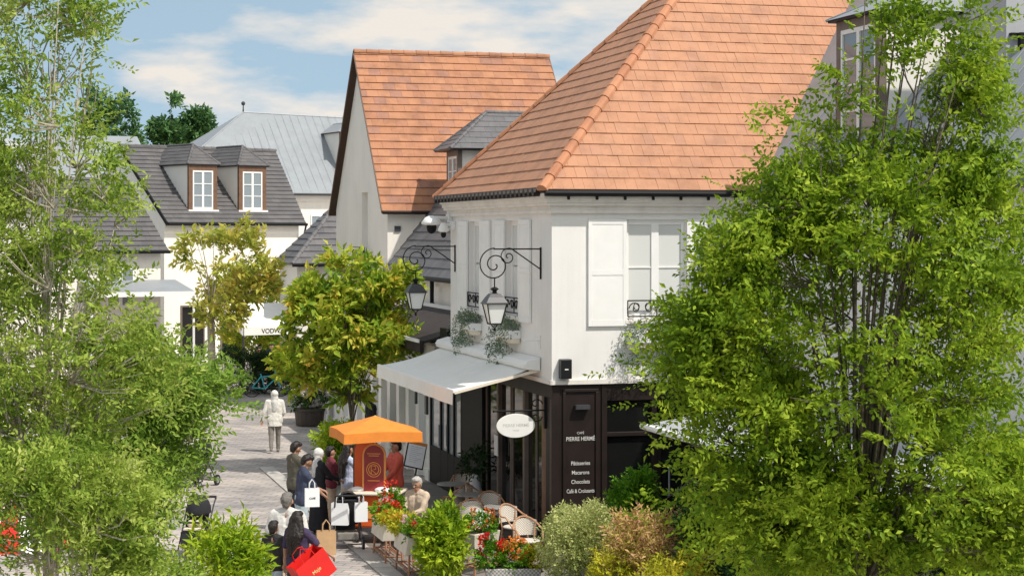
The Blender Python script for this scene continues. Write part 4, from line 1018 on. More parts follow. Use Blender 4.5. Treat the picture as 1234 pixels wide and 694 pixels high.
t = thing('hanging_lamp', 'dark bell shaped lamp hanging below the slate annex eave', 'lamp', P(376, 330, 72))
MB().tube([(0, 0, .0), (0, 0, -.35)], .02, 5).tube([(0, 0, 0), (.05, 1.9, .1)], .025, 5).build('rod', M['black'], t); MB().lathe([(.04, -.3), (.12, -.4), (.24, -.5), (.38, -.72), (.36, -.72)], (0, 0, 0), 12).build('shade', M['black'], t)
MB().ball((0, 0, -.74), .13, 8).build('bulb', M['lantern_glass'], t)

# ------------------------------------------------------------------ people
def rotx(p, a, c): 
    p = Vector(p) - Vector(c); return Vector((p.x, p.y * math.cos(a) - p.z * math.sin(a), p.y * math.sin(a) + p.z * math.cos(a))) + Vector(c)
def person(label, x, Y, face, h=1.72, bulk=1., skin='skin', hair='hair', hairstyle='short', top='c_white', sleeve=.55, bottom='c_jean', skirt=None,
           hands=None, lean=0., nod=0., stride=0., sit=False, group=None, shoe='c_black', dress=None, long_top=0.):
    """one figure looking along local +y; hands are targets (left at -x, right at +x)"""
    t = thing('person', label, 'person', (PX(x, Y), Y, 0), face, group); t.scale = (h / 1.75,) * 3
    b = bulk; HP = Vector((0, 0, .92)); drop = Vector((0, 0, -.42)) if sit else Vector((0, 0, 0))
    U = lambda p: rotx(p, -lean, HP) + drop
    HC = Vector((0, .01, 1.52)); Hd = lambda p: U(rotx(p, -nod, HC))
    hands = hands or [(-.27 * b, .06, .80), (.27 * b, .06, .80)]
    sh = [U((-.185 * b, 0, 1.415)), U((.185 * b, 0, 1.415))]
    C = []
    # head and neck
    C += [(Hd((0, -.012, 1.655)), .092, Hd((0, .0, 1.64)), .088), (Hd((0, .02, 1.60)), .068, Hd((0, .038, 1.565)), .047), (Hd((0, .085, 1.635)), .011, Hd((0, .102, 1.61)), .016),
          (Hd((-.088, -.005, 1.65)), .016, Hd((-.092, -.012, 1.61)), .013), (Hd((.088, -.005, 1.65)), .016, Hd((.092, -.012, 1.61)), .013),
          (U((0, -.015, 1.42)), .068, Hd((0, .0, 1.56)), .060)]
    tor = []
    for s in (-1, 1):
        tor += [(U((s * .085 * b, 0, 1.33)), .112 * b, U((s * .07 * b, 0, 1.06)), .105 * b, .78), (U((s * .07 * b, 0, 1.06)), .105 * b, U((s * .082 * b, 0, .92)), .118 * b, .85),
                (U((s * .05, -.01, 1.445)), .068, U((s * .165 * b, 0, 1.43)), .064, .9), (U((s * .02, -.015, 1.485)), .055, U((s * .15 * b, -.005, 1.44)), .05, .9)]
    C += tor
    arms = []
    for i, s in enumerate((-1, 1)):
        a = sh[i]; hd = Vector(hands[i]); 
        d = hd - a; Lu, Lf = .285, .245; dl_ = min(d.length, Lu + Lf - .005); d.normalize(); hd = a + d * dl_
        k = (Lu * Lu - Lf * Lf + dl_ * dl_) / (2 * dl_); hh = math.sqrt(max(0, Lu * Lu - k * k))
        bend = Vector((s * .35, -.75, -.5)); bend = (bend - d * bend.dot(d)).normalized(); el = a + d * k + bend * hh
        C += [(a, .056 * (b + 1) / 2, el, .041), (el, .041, hd, .028)]; arms.append((a, el, hd))
        f = (hd - el).normalized(); sd_ = f.cross(Vector((0, 0, 1))); sd_ = sd_.normalized() if sd_.length > .15 else Vector((0, 1, 0)); pn = sd_.cross(f) * (-1)
        pe = hd + f * .085; C += [(hd + sd_ * .018, .02, pe + sd_ * .026, .019), (hd - sd_ * .018, .02, pe - sd_ * .026, .019)]
        for q in range(4):
            o = pe + sd_ * ((q - 1.5) * .0225); l_ = (.062, .074, .068, .052)[q]; m_ = o + f * l_ * .55 + pn * .012; e_ = m_ + f * l_ * .35 + pn * .03
            C += [(o, .0105, m_, .010), (m_, .010, e_, .008)]
        th = hd + f * .025 + sd_ * s * .03; C += [(th, .014, th + f * .04 + sd_ * s * .025, .011), (th + f * .04 + sd_ * s * .025, .011, th + f * .07 + sd_ * s * .022 + pn * .01, .009)]
    legs = []
    for s in (-1, 1):
        hip = Vector((s * .09 * b, 0, .90)) + drop
        if sit: kn, an = Vector((s * .12, .42, .50)), Vector((s * .12, .44, .09))
        else:
            st = stride * s; kn = Vector((s * .095, st * .55 + .02, .49)); an = Vector((s * .095, st - (.05 if st < 0 else 0), .09 + (.05 if st < 0 else 0)))
        legs.append((hip, kn, an)); C += [(hip, .088 * b, kn, .057), (kn, .056, an, .040), (an - Vector((0, .03, .04)), .036, an + Vector((0, .13, -.06)), .03)]
    body = blob('body', C, .0085, M[skin], t)
    # face
    eb = MB()
    for s in (-1, 1): eb.ball(Hd((s * .034, .076, 1.652)), .012, 8, (1.2, .6, .8))
    eb.build('eyes', M['eye'], t); lp = MB(); lp.ball(Hd((0, .080, 1.583)), .017, 8, (1.3, .45, .4)); lp.build('mouth', M['lip'], t)
    bw = MB()
    for s in (-1, 1): bw.tube([Hd((s * .018, .083, 1.672)), Hd((s * .05, .072, 1.674))], .006, 5)
    bw.build('eyebrows', M[hair if hair else 'hair'], t)
    # hair or head covering
    if hairstyle in ('short', 'long', 'bun'):
        H = [(Hd((0, -.045, 1.672)), .098, Hd((0, -.03, 1.70)), .092), (Hd((-.035, .03, 1.735)), .046, Hd((.035, .03, 1.735)), .046), (Hd((0, -.07, 1.60)), .066, Hd((0, -.065, 1.65)), .082)]
        if hairstyle == 'long':
            H += [(Hd((s * .06, -.045, 1.64)), .07, U((s * .10, -.085, 1.40)), .075, .8) for s in (-1, 1)] + [(Hd((0, -.08, 1.62)), .085, U((0, -.13, 1.38)), .12, .6)] + [(U((s * .07, -.13, 1.38)), .09, U((s * .05, -.14, 1.10)), .055, .6) for s in (-1, 1)]
        if hairstyle == 'bun': H += [(Hd((0, -.13, 1.70)), .05, Hd((0, -.14, 1.70)), .045)]
        blob('hair', H, .011, M[hair], t)
    elif hairstyle == 'scarf':
        H = [(Hd((0, -.03, 1.665)), .112, Hd((0, -.025, 1.64)), .108), (Hd((0, -.04, 1.60)), .098, U((0, -.02, 1.46)), .115, .85), (U((-.11, -.01, 1.41)), .085, U((.11, -.01, 1.41)), .085, .9), (U((0, -.09, 1.42)), .10, U((0, -.11, 1.22)), .07, .6), (U((0, .07, 1.43)), .07, U((0, .10, 1.30)), .05, .6)]
        blob('headscarf', H, .012, M[hair], t)
    # clothes
    T = []
    for c in tor: T.append((c[0], c[1] + .02, c[2], c[3] + .02) + c[4:])
    for (a, el, hd) in arms:
        if sleeve <= .62: T.append((a, .075 * (b + 1) / 2, a.lerp(el, min(1, sleeve * 1.5)), .07 * (b + 1) / 2))
        else: T += [(a, .068 * (b + 1) / 2, el, .056), (el, .055, el.lerp(hd, min(.96, (sleeve - .5) * 2)), .045)]
    hem = []
    if not sit and not lean: hem = [([(.13 * b, 1.25), (.155 * b, 1.08), (.178 * b, .95), (.182 * b + long_top * .12, .87 - long_top)], (0, .0, 0), 18, 1, .74)]
    blob('top', T, .012, M[top], t, frusta=hem)
    if dress or skirt:
        ln_ = skirt or dress; z = .95 - ln_
        fr_ = [([(.15 * b, 1.04), (.165 * b, .92), (.19 * b, .7), (.20 * b + ln_ * .06, max(z, .06) + .02), (.19 * b + ln_ * .06, max(z, .06))], (0, 0, 0), 20, 1, .8)]
        blob('skirt' if skirt else 'dress', [], .014, M[bottom], t, frusta=fr_)
    else:
        G_ = []
        for hip, kn, an in legs: G_ += [(hip + Vector((0, 0, .04)), .108 * b, kn, .074), (kn, .073, an + Vector((0, 0, .02)), .058)]
        G_ += [(Vector((-.06 * b, 0, .95)) + drop, .118 * b, Vector((.06 * b, 0, .95)) + drop, .118 * b, .9)]
        blob('trousers', G_, .012, M[bottom], t)
    for hip, kn, an in legs:
        MB().capsule(an - Vector((0, .045, .035)), .047, an + Vector((0, .14, -.055)), .042, 1, 10).build('shoe', M[shoe], t, smooth=True)
    return t, arms
def bag(label, px, py, Y, w_, h_, d_, m, rz, mark=None, tilt=0., roll=0., mm='ink', group=None, ts=.06):
    """paper carrier with fold lines, rope handles and an open top; origin at its base centre"""
    t = thing('shopping_bag', label, 'bag', P(px, py, Y), rz, group); t.rotation_euler = (tilt, roll, rz)
    mb = MB(); x, y = w_ / 2, d_ / 2; k = .004
    mb.face((-x, -y, 0), (x, -y, 0), (x, -y, h_), (-x, -y, h_)); mb.face((x, y, 0), (-x, y, 0), (-x, y, h_), (x, y, h_)); mb.face((-x, -y, 0), (-x, y, 0), (x, y, 0), (x, -y, 0))
    for s in (-1, 1):
        a, b, c = (s * x, -y, 0), (s * x, y, 0), (s * x * .9, 0, h_ * .55)
        mb.face(a, b, (s * x * .965, 0, h_ * .3)); mb.face(a, (s * x * .965, 0, h_ * .3), (s * x * .9, 0, h_), (s * x, -y, h_)); mb.face(b, (s * x, y, h_), (s * x * .9, 0, h_), (s * x * .965, 0, h_ * .3))
    mb.build('carrier', m, t)
    hm = MB()
    for s in (-1, 1): hm.tube([(-w_ * .2, s * y * .96, h_ - .02), (-w_ * .18, s * y * .8, h_ + .10), (0, s * y * .3, h_ + .17), (w_ * .18, s * y * .8, h_ + .10), (w_ * .2, s * y * .96, h_ - .02)], .007, 5)
    hm.build('handles', m, t)
    if mark: text('lettering', mark, ts, M[mm], t, (0, -y - .003, h_ * .42), RT, .001, .001)
    return t
FW = 0.                                   # facing: 0 looks away from the camera
person('person in white walking away up the lane with white headscarf and grey trousers', 331, 51.4, R(6), 1.68, 1.12, hair='c_white', hairstyle='scarf', top='c_cream', sleeve=.98, bottom='c_grey', stride=.14, long_top=.12, shoe='c_grey', hands=[(-.36, .0, .86), (.22, .22, 1.05)])
person('person in white shirt with short grey hair, broad back to the camera', 346, 30.4, R(-8), 1.78, 1.16, 'skin', 'hairgrey', 'short', 'c_white', .6, 'c_beige', hands=[(-.36, .06, .84), (.36, .10, .84)])
person('person in charcoal shirt and pale jeans, the shortest figure beside the red bag carrier', 330, 29.5, R(-18), 1.47, .92, 'skin_tan', 'hair', 'short', 'c_char', .55, 'c_jean', hands=[(-.30, .05, .80), (.26, .10, .78)])
person('person with long black hair in dark plum top and dark skirt carrying bags', 359, 29.2, R(-28), 1.66, .98, 'skin_tan', 'hair', 'long', 'c_plum', .5, 'c_skirt', skirt=.72, hands=[(-.28, .04, .80), (.42, .30, 1.05)])
person('person with dark hair in navy shirt looking down beside the white paper bag', 363, 35.7, R(-72), 1.78, 1.12, 'skin_tan', 'hair', 'short', 'c_navy', .6, 'c_jean', hands=[(-.10, .40, 1.08), (.14, .42, .98)], lean=.10, nod=.45)
person('person with beard in olive shirt standing behind the navy shirt', 355, 37.8, R(-55), 1.78, 1.05, 'skin_tan', 'hair', 'short', 'c_olive', .6, 'c_char', hands=[(-.12, .36, 1.05), (.2, .3, .95)], nod=.35)
person('person in white headscarf and long black dress beside the cart queue', 384, 37.6, R(-60), 1.68, 1.08, 'skin', 'c_white', 'scarf', 'c_black', .95, 'c_black', dress=.88, hands=[(-.15, .38, 1.08), (.14, .40, 1.1)], nod=.2)
person('person in wine red top with dark hair half hidden in the queue', 399, 38.6, R(-70), 1.60, .98, 'skin_tan', 'hair', 'short', 'c_wine', .9, 'c_beige', hands=[(-.12, .4, 1.15), (.12, .4, 1.05)])
person('person with long dark hair in pale blue shirt and ivory skirt at the orange cart', 419, 38.2, R(-62), 1.70, 1.0, 'skin', 'hair', 'long', 'c_blue', .8, 'c_ivory', skirt=.78, hands=[(-.14, .42, 1.18), (.16, .42, 1.12)], nod=.2)
person('person in coral and beige top serving behind the orange cart', 477, 38.3, R(120), 1.76, 1.12, 'skin_tan', 'hair', 'short', 'c_coral', .95, 'c_black', hands=[(-.2, .32, 1.0), (.2, .32, 1.0)], nod=.1)
person('person with silver hair in pale jacket sitting at the terrace edge', 503, 36.0, R(150), 1.72, 1.12, 'skin', 'hairwhite', 'short', 'c_beige', .95, 'c_denim', hands=[(-.12, .36, .68), (.16, .36, .68)], sit=True, nod=.25)
person('person in dark coat standing by the white pilasters behind the orange parasol', 447, 49.8, R(-60), 1.72, 1.1, 'skin_tan', 'hair', 'short', 'c_black', .98, 'c_black', long_top=.3)
person('person in dark blue clothes standing under the far lettered awning', 327, 71.8, R(160), 1.75, 1.05, 'skin_tan', 'hair', 'short', 'c_denim', .95, 'c_black')
person('person in black standing left of the far awning pole', 312, 71.8, R(200), 1.62, 1.05, 'skin_tan', 'hair', 'short', 'c_black', .95, 'c_black')

# bags
bag('big red paper bag with gold script carried by the long haired person', 384, 698, 28.8, .56, .44, .32, M['bagred'], R(34), 'Maje', 0, R(-34), 'gold', ts=.085)
bag('brown kraft paper bag hanging behind the red bag', 393, 668, 29.6, .30, .38, .14, M['kraft'], R(10))
bag('white paper bag held by the person in navy shirt', 376, 610, 35.2, .27, .34, .12, M['bagwhite'], R(12), 'CAFÉ', mm='black', ts=.05)
bag('white paper bag hanging on the left of the black pushchair', 410, 632, 35.7, .32, .42, .13, M['bagwhite'], R(-8))
bag('white paper bag hanging on the right of the black pushchair', 435, 628, 35.7, .24, .37, .12, M['bagwhite'], R(14))

# pushchairs
def pushchair(px, Y, rz, label, hood, liner):
    t = thing('pushchair', label, 'pushchair', (PX(px, Y), Y, 0), rz, 'pushchairs')
    fr = MB()
    for s in (-1, 1):
        fr.tube([(s * .25, -.42, 1.02), (s * .25, -.30, .92), (s * .24, .30, .18), (s * .24, .42, .12)], .016, 6); fr.tube([(s * .25, .0, .55), (s * .26, -.36, .12)], .016, 6)
    fr.tube([(-.26, -.36, .12), (.26, -.36, .12)], .014, 6).tube([(-.25, .05, .5), (.25, .05, .5)], .014, 6); fr.build('frame', M['anthracite'], t)
    MB().tube([(-.25, -.42, 1.02), (-.25, -.46, 1.05), (.25, -.46, 1.05), (.25, -.42, 1.02)], .022, 6).build('handle', M['rubber'], t)
    se = MB(); se.prism([(-.21, -.20, .95), (-.21, -.24, .93), (-.21, -.04, .44), (-.21, .26, .44), (-.21, .28, .49), (-.21, .0, .50)], (.42, 0, 0)); se.prism([(-.19, .24, .46), (-.19, .34, .2), (-.19, .36, .22), (-.19, .27, .48)], (.38, 0, 0)); se.build('seat', M['c_black'], t, bevel=.012)
    MB().box(-.18, .18, .02, .22, .505, .55).build('liner', liner, t, bevel=.015)
    MB().tube([(-.22, .24, .66), (-.2, .33, .68), (.2, .33, .68), (.22, .24, .66)], .022, 6).build('bumper_bar', M['rubber'], t)
    hb = MB(); vs, fs = [], []
    for i in range(9):
        a = R(-10 + i * 15); 
        for k in range(9):
            b_ = math.pi * k / 8; vs.append((-.225 * math.cos(b_), -.16 - .0 + .30 * math.sin(b_) * math.cos(a) * .95 - .02, .80 + .30 * math.sin(b_) * math.sin(a)))
    for i in range(8):
        for k in range(8): q = i * 9 + k; fs.append((q, q + 1, q + 10, q + 9))
    hb.add(vs, fs); ho = hb.build('hood', hood, t, smooth=True); sl = ho.modifiers.new('thick', 'SOLIDIFY'); sl.thickness = .015
    MB().box(-.2, .2, -.26, .14, .18, .32).build('basket', M['c_grey'], t, bevel=.02)
    for sx, y, r in ((-.28, -.36, .13), (.28, -.36, .13), (-.24, .42, .09), (.24, .42, .09)):
        w_ = MB().tube([(sx - .02, y, r), (sx + .02, y, r)], r, 16).build('wheel', M['rubber'], t); MB().tube([(sx - .024, y, r), (sx + .024, y, r)], r * .6, 10).build('rim', M['zinc'], w_)
    return t
pushchair(418, 35.9, R(10), 'black pushchair beside the orange cart, hung with white paper bags', M['c_char'], M['c_grey'])
t = pushchair(236, 34.9, R(172), 'black pushchair with a grey basket parked at the left below the tree', M['c_black'], M['c_ivory'])
for s in (-.07, .07): MB().ball((s, .06, .62), .075, 10).build('soft_toy', M['c_ivory'], t, smooth=True)
pushchair(240, 44.5, R(160), 'dark pushchair half hidden by leaves, farther up the lane at left', M['c_black'], M['c_grey'])

# ------------------------------------------------------------------ orange street cart with parasol
Yc = 36.6; cx = 452
ct = thing('street_cart', 'orange street vending cart with arched maroon sign and cream counter', 'cart', (PX(cx, Yc), Yc, 0), R(-9))
MB().box(-.48, .48, -.36, .36, .32, .94).build('body', M['orange_paint'], ct, bevel=.04)
MB().box(-.47, .47, -.372, -.361, .50, .74).build('front_panel', M['orange_pale'], ct)
MB().box(-.56, .56, -.44, .44, .945, 1.0).build('counter', M['cream'], ct, bevel=.02)
for s in (-1, 1):
    w_ = MB().tube([(s * .50, .05, .26), (s * .545, .05, .26)], .26, 20).build('wheel', M['maroon'], ct); MB().tube([(s * .495, .05, .26), (s * .55, .05, .26)], .07, 10).build('hub', M['gold'], w_)
    MB().tube([(s * .4, .3, 0), (s * .4, .3, .33)], .025, 6).build('leg', M['maroon'], ct)
def arch(x, y, wd, h, m1, m2, nm):
    pts = lambda w_, hh: [(x - w_, y, 1.0), (x + w_, y, 1.0)] + [(x + w_ * math.cos(a), y, 1.0 + hh - w_ + w_ * math.sin(a)) for a in np.linspace(0, math.pi, 15)]
    p = MB().prism(pts(wd / 2, h), (0, .05, 0)).build(nm, m1, ct); MB().prism([(a, b - .012, c) for a, b, c in pts(wd / 2 - .035, h - .035)], (0, .011, 0)).build('inset', m2, p)
    return p
ar = arch(.02, -.18, .46, .92, M['orange_pale'], M['maroon'], 'arched_sign'); arch(-.22, .16, .52, 1.0, M['browner'], M['orange_paint'], 'arched_back')
mb = MB()
for r in (.14, .10): mb.tube([(.02 + r * math.cos(a), -.2, 1.42 + r * math.sin(a)) for a in np.linspace(0, 2 * math.pi, 20)], .008, 5)
for z, w_ in ((1.72, .13), (1.68, .1), (1.2, .12)): mb.box(.02 - w_, .02 + w_, -.199, -.193, z, z + .014)
mb.tube([(-.03, -.2, 1.34), (-.03, -.2, 1.49), (.05, -.2, 1.49), (.06, -.2, 1.43), (-.02, -.2, 1.41), (.07, -.2, 1.34)], .008, 5)
mb.build('emblem', M['orange_pale'], ar)
MB().ball((.2, -.22, 1.03), .11, 10, (1.5, 1, .6)).ball((-.3, -.18, 1.03), .1, 10, (1.3, 1, .6)).build('ice_tubs', M['bagwhite'], ct)
ps = thing('parasol', 'orange square parasol with short valance over the street cart', 'parasol', (PX(452, Yc), Yc + .05, 0), R(16))
W2 = .76; zt, ze = 2.44, 2.17
vs = [(0, 0, zt)]; fs = []; n = 6
cor = [(-W2, -W2), (W2, -W2), (W2, W2), (-W2, W2)]; per = []
for k in range(4):
    a, b = cor[k], cor[(k + 1) % 4]
    for i in range(n): u = i / n; per.append((a[0] + (b[0] - a[0]) * u, a[1] + (b[1] - a[1]) * u))
for q in (.33, .66, 1.):
    for i, (x, y) in enumerate(per): 
        cornerness = max(abs(x), abs(y)) / W2 * (abs(x * y) / W2 ** 2); vs.append((x * q, y * q, zt + (ze - zt) * q ** .92 + .05 * q * (1 - cornerness) * .6 - .0))
m_ = len(per)
for i in range(m_): fs.append((0, 1 + i, 1 + (i + 1) % m_))
for r_ in range(2):
    for i in range(m_): q = 1 + r_ * m_ + i; q2 = 1 + r_ * m_ + (i + 1) % m_; fs.append((q, q + m_, q2 + m_, q2))
MB().add(vs, fs).build('canopy', M['orange'], ps)
vl = []; fv = []
for i in range(m_): x, y, z = vs[1 + 2 * m_ + i]; vl += [(x, y, z), (x * 1.01, y * 1.01, z - .19)]
for i in range(m_): a = 2 * i; b = 2 * ((i + 1) % m_); fv.append((a, a + 1, b + 1, b))
MB().add(vl, fv).build('valance', M['orange'], ps)
MB().tube([(0, 0, 0), (0, 0, zt)], .022, 8).build('pole', M['cream'], ps)
rb_ = MB()
for x, y in cor: rb_.tube([(0, 0, zt - .05), (x * .98, y * .98, ze - .01)], .01, 5)
rb_.build('ribs', M['cream'], ps)

# menu stand
ms = thing('menu_stand', 'tilted white menu board on a pole with orange top edge by the doorway', 'sign', (PX(499, 39.6), 39.6, 0), R(12))
MB().tube([(0, 0, 0), (.0, 0, .75), (.06, 0, 1.1)], .02, 6).lathe([(.18, 0), (.18, .02), (.03, .05)], (0, 0, 0), 14).build('pole', M['anthracite'], ms)
bo = MB().box(-.21, .21, -.015, .015, -.28, .28).build('board', M['black'], ms); bo.location = (.02, -.05, 1.33); bo.rotation_euler = (R(-18), R(14), 0)
MB().box(-.185, .185, -.02, -.0155, -.26, .215).build('sheet', M['bagwhite'], bo); MB().box(-.20, .20, -.022, -.0155, .22, .275).build('header', M['orange'], bo)
mb = MB()
for i in range(9): mb.box(-.13, .13 - .05 * (i % 3), -.0215, -.0205, .16 - i * .04, .17 - i * .04)
mb.build('printed_lines', M['ink'], bo, kind='stuff')

# ------------------------------------------------------------------ terrace chairs and tables
def make_chair(label):
    t = thing('bistro_chair', label, 'chair', (0, 0, 0), 0, 'rattan bistro chairs on the terrace')
    MB().lathe([(.20, .44), (.22, .45), (.22, .465), (.2, .475)], (0, 0, 0), 16).build('seat', M['weave'], t)
    for sx, sy in ((-1, 1), (1, 1), (-1, -1), (1, -1)): MB().tube([(sx * .16, sy * .16, .45), (sx * .20, sy * .21, 0)], [.016, .013], 6).build('leg', M['rattan'], t)
    fr = MB(); pts = []
    for i in range(17):
        a = R(-20 + 220 * i / 16); pts.append((.27 * math.cos(a), -.04 - .24 * math.sin(a), .66 + .2 * max(0, math.sin(a)) ** 1.5))
    fr.tube([(.2, .2, .46)] + pts + [(-.2, .2, .46)], .017, 6)
    fr.tube([(-.17, -.17, .45), (-.2, -.22, .8)], .014, 6).tube([(.17, -.17, .45), (.2, -.22, .8)], .014, 6); fr.tube([(.19, .19, .22), (-.19, .19, .22), (-.19, -.19, .22), (.19, -.19, .22), (.19, .19, .22)], .009, 5); fr.build('arm_frame', M['rattan'], t)
    bk = MB(); vs, fs = [], []
    for i in range(9):
        a = R(35 + 110 * i / 8)
        for z in (.52, .68, .83): vs.append((.26 * math.cos(a), -.045 - .235 * math.sin(a), z - .03 * abs(i - 4) / 4 * (z > .8)))
    for i in range(8):
        for k in range(2): q = i * 3 + k; fs.append((q, q + 3, q + 4, q + 1))
    o = bk.add(vs, fs).build('backrest', M['weave'], t); s = o.modifiers.new('thick', 'SOLIDIFY'); s.thickness = .012
    return t
chair0 = make_chair('rattan bistro chair at front of terrace with its back to the bushes')
CH = [(637, 33.9, 20, 'rattan bistro chair at the front of the terrace, nearest the silver bush'), (620, 35.5, 40, 'rattan bistro chair just behind the front chair by the dark corner post'),
      (592, 37.2, 10, 'rattan bistro chair with pale woven back in the middle of the terrace'), (578, 38.6, 80, 'rattan bistro chair between the two terrace tables'),
      (557, 40.2, -5, 'rattan bistro chair farthest back, against the dark glazing'), (543, 38.3, -110, 'rattan bistro chair at the lane side of the back table'),
      (566, 36.6, 190, 'rattan bistro chair facing the middle table from the lane side')]
for i, (px, Y, a, lb) in enumerate(CH):
    c = chair0 if i == 0 else copy_tree(chair0, (0, 0, 0), 0, lb)
    c.location = (PX(px, Y), Y, 0); c.rotation_euler = (0, 0, R(180 + a)); c['label'] = lb
def make_table(label):
    t = thing('bistro_table', label, 'table', (0, 0, 0), 0, 'round bistro tables on the terrace')
    MB().lathe([(.31, .715), (.325, .722), (.325, .738), (.315, .745)], (0, 0, 0), 24).build('top', M['marble'], t)
    MB().lathe([(.03, .1), (.025, .4), (.035, .71)], (0, 0, 0), 10).build('column', M['black'], t)
    for k in range(3): a = R(120 * k + 20); MB().tube([(0, 0, .14), (.16 * math.cos(a), .16 * math.sin(a), .1), (.28 * math.cos(a), .28 * math.sin(a), .012)], .018, 6).build('foot', M['black'], t)
    return t
table0 = make_table('x')
for i, (px, Y, lb) in enumerate([(545, 39.5, 'round bistro table at the back of the terrace beside the door'), (567, 37.9, 'round bistro table in the middle of the terrace'), (603, 36.2, 'round bistro table by the dark corner of the shop')]):
    c = table0 if i == 0 else copy_tree(table0, (0, 0, 0), 0, lb)
    c.location = (PX(px, Y), Y, 0); c['label'] = lb
t = thing('menu_easel', 'white menu card on a small wooden easel in the terrace entrance', 'sign', (PX(578, 34.2), 34.2, 0), R(-12))
mb = MB()
for s in (-1, 1): mb.tube([(s * .2, -.05, 0), (s * .16, .05, 1.0)], .014, 5)
mb.tube([(0, .4, 0), (0, .06, .95)], .014, 5).tube([(-.22, -.03, .42), (.22, -.03, .42)], .014, 5); mb.build('easel', M['wood'], t)
c = MB().box(-.19, .19, -.012, .0, 0, .52).build('card', M['bagwhite'], t); c.location = (0, -.02, .44); c.rotation_euler = (R(-8), R(8), 0)
t = thing('bench_seat', 'plain wooden stool under the seated silver haired person', 'stool', (PX(503, 36.0), 36.0, 0), R(150))
MB().box(-.22, .22, -.2, .2, .36, .405).build('seat', M['wood'], t, bevel=.01)
for sx in (-1, 1):
    for sy in (-1, 1): MB().tube([(sx * .17, sy * .15, .36), (sx * .2, sy * .18, 0)], .018, 6).build('leg', M['wood'], t)
t = thing('vase', 'white vase with dark spiky plant inside the shop glazing', 'vase', Wd(.0, 4.75, 0) + UU * -.28, TH)
MB().lathe([(.16, 0), (.2, .3), (.12, .62), (.09, .8), (.11, .86)], (0, 0, 0), 16).build('body', M['bagwhite'], t, smooth=True)
bush('foliage', M['lf_hedge'], t, [(0, 0, 1.15, .18, .18, .3)], 60, 6, .2, .13, .35)
t = thing('notice', 'white notice sheet fixed to the shop glazing post', 'notice', Wd(-.02, 3.95, 1.35), TH - R(90)); MB().box(-.14, .14, -.02, -.004, 0, .42).build('sheet', M['bagwhite'], t)
# ------------------------------------------------------------------ planters, flowers, shrubs on the terrace edge
def shrub(name, label, px, Y, z0, z1, rpx, m, n, k, ln, wd, group=None, pot=None, cat='shrub', ry=None, up=.5, tl=.18, seed=0, shell=.4, lumps=7):
    """a shrub standing at (px, Y): crown between heights z0 and z1 with half width rpx pixels"""
    t = thing(name, label, cat, (PX(px, Y), Y, 0), 0, group); rx = rpx * Y / F; ry = ry or rx; h = z1 - z0
    E = [(0, 0, z0 + h * .48, rx * .82, ry * .82, h * .48)]
    for i in range(lumps):
        a = random.uniform(0, 6.28); u = random.uniform(.25, .85); s = random.uniform(.28, .42)
        E.append((rx * .72 * math.cos(a) * (1 - .35 * u), ry * .72 * math.sin(a) * (1 - .35 * u), z0 + h * u, rx * s, ry * s, h * s * .8))
    bush('foliage', m, t, E, n, k, tl, ln, wd, up, 'stuff', shell)
    if pot:
        MB().lathe([(pot * .75, 0), (pot, .02), (pot * 1.12, z0 * .9), (pot * 1.18, z0 * .9 + .02), (pot * 1.18, z0 + .05), (pot * 1.05, z0 + .05)], (0, 0, 0), 18).build('pot', M['pot'], t, smooth=False)
    st = MB()
    for i in range(5):
        a = i * 1.3; st.tube([(0, 0, 0 if not pot else z0 * .8), (rx * .2 * math.cos(a), ry * .2 * math.sin(a), z0 + h * .3), (rx * .5 * math.cos(a), ry * .5 * math.sin(a), z0 + h * .75)], [.018, .012, .006], 5)
    st.build('stems', M['bark_dark'], t)
    return t
shrub('lime_shrub', 'tall lime green leafy shrub in dark pot beside the red flowers', 535, 32.3, .05, 1.24, 26, M['lf_lime'], 560, 6, .13, .45, pot=.2, tl=.18, lumps=10)
shrub('variegated_shrub', 'rounded silvery cream variegated shrub in front of the lettered panel', 692, 31.6, .05, 1.42, 50, M['lf_silver'], 2600, 6, .055, .5, tl=.14, lumps=9, shell=.55)
shrub('copper_shrub', 'copper and orange leaved shrub right of the silvery one', 783, 30.6, .05, 1.42, 52, M['lf_red'], 950, 6, .10, .34, tl=.2, up=.8, lumps=10)
shrub('golden_shrub', 'low golden yellow shrub at the foot of the copper one', 815, 29.2, .0, 1.0, 50, M['lf_yellow'], 560, 6, .085, .42, tl=.16)
shrub('golden_shrub', 'small golden yellow shrub between silvery and copper shrubs', 738, 30.2, .0, .86, 26, M['lf_yellow'], 300, 6, .085, .42, tl=.16)
shrub('fresh_green_shrub', 'bright green bushy plant standing against the dark shop window', 762, 33.6, .65, 1.72, 30, M['lf_green'], 560, 6, .09, .5, tl=.16, pot=.24)
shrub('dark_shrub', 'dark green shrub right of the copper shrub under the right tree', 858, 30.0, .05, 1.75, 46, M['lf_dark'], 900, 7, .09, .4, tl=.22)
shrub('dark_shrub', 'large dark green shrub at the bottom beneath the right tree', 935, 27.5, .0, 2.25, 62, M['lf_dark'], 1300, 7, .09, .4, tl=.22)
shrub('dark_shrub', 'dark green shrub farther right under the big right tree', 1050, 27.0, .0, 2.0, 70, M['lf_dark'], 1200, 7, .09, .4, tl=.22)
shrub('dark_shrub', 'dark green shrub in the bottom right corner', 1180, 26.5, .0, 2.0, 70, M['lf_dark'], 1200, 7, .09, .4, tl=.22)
shrub('fresh_green_shrub', 'light green long leaved shrub at the bottom beside the pushchair', 268, 27.0, .6, 1.74, 46, M['lf_lime'], 420, 7, .15, .3, tl=.26, up=.9)
shrub('fresh_green_shrub', 'low yellowish shrub at the bottom left of the long leaved shrub', 205, 25.5, .5, 1.45, 40, M['lf_left'], 420, 7, .11, .34, tl=.24, up=.8)
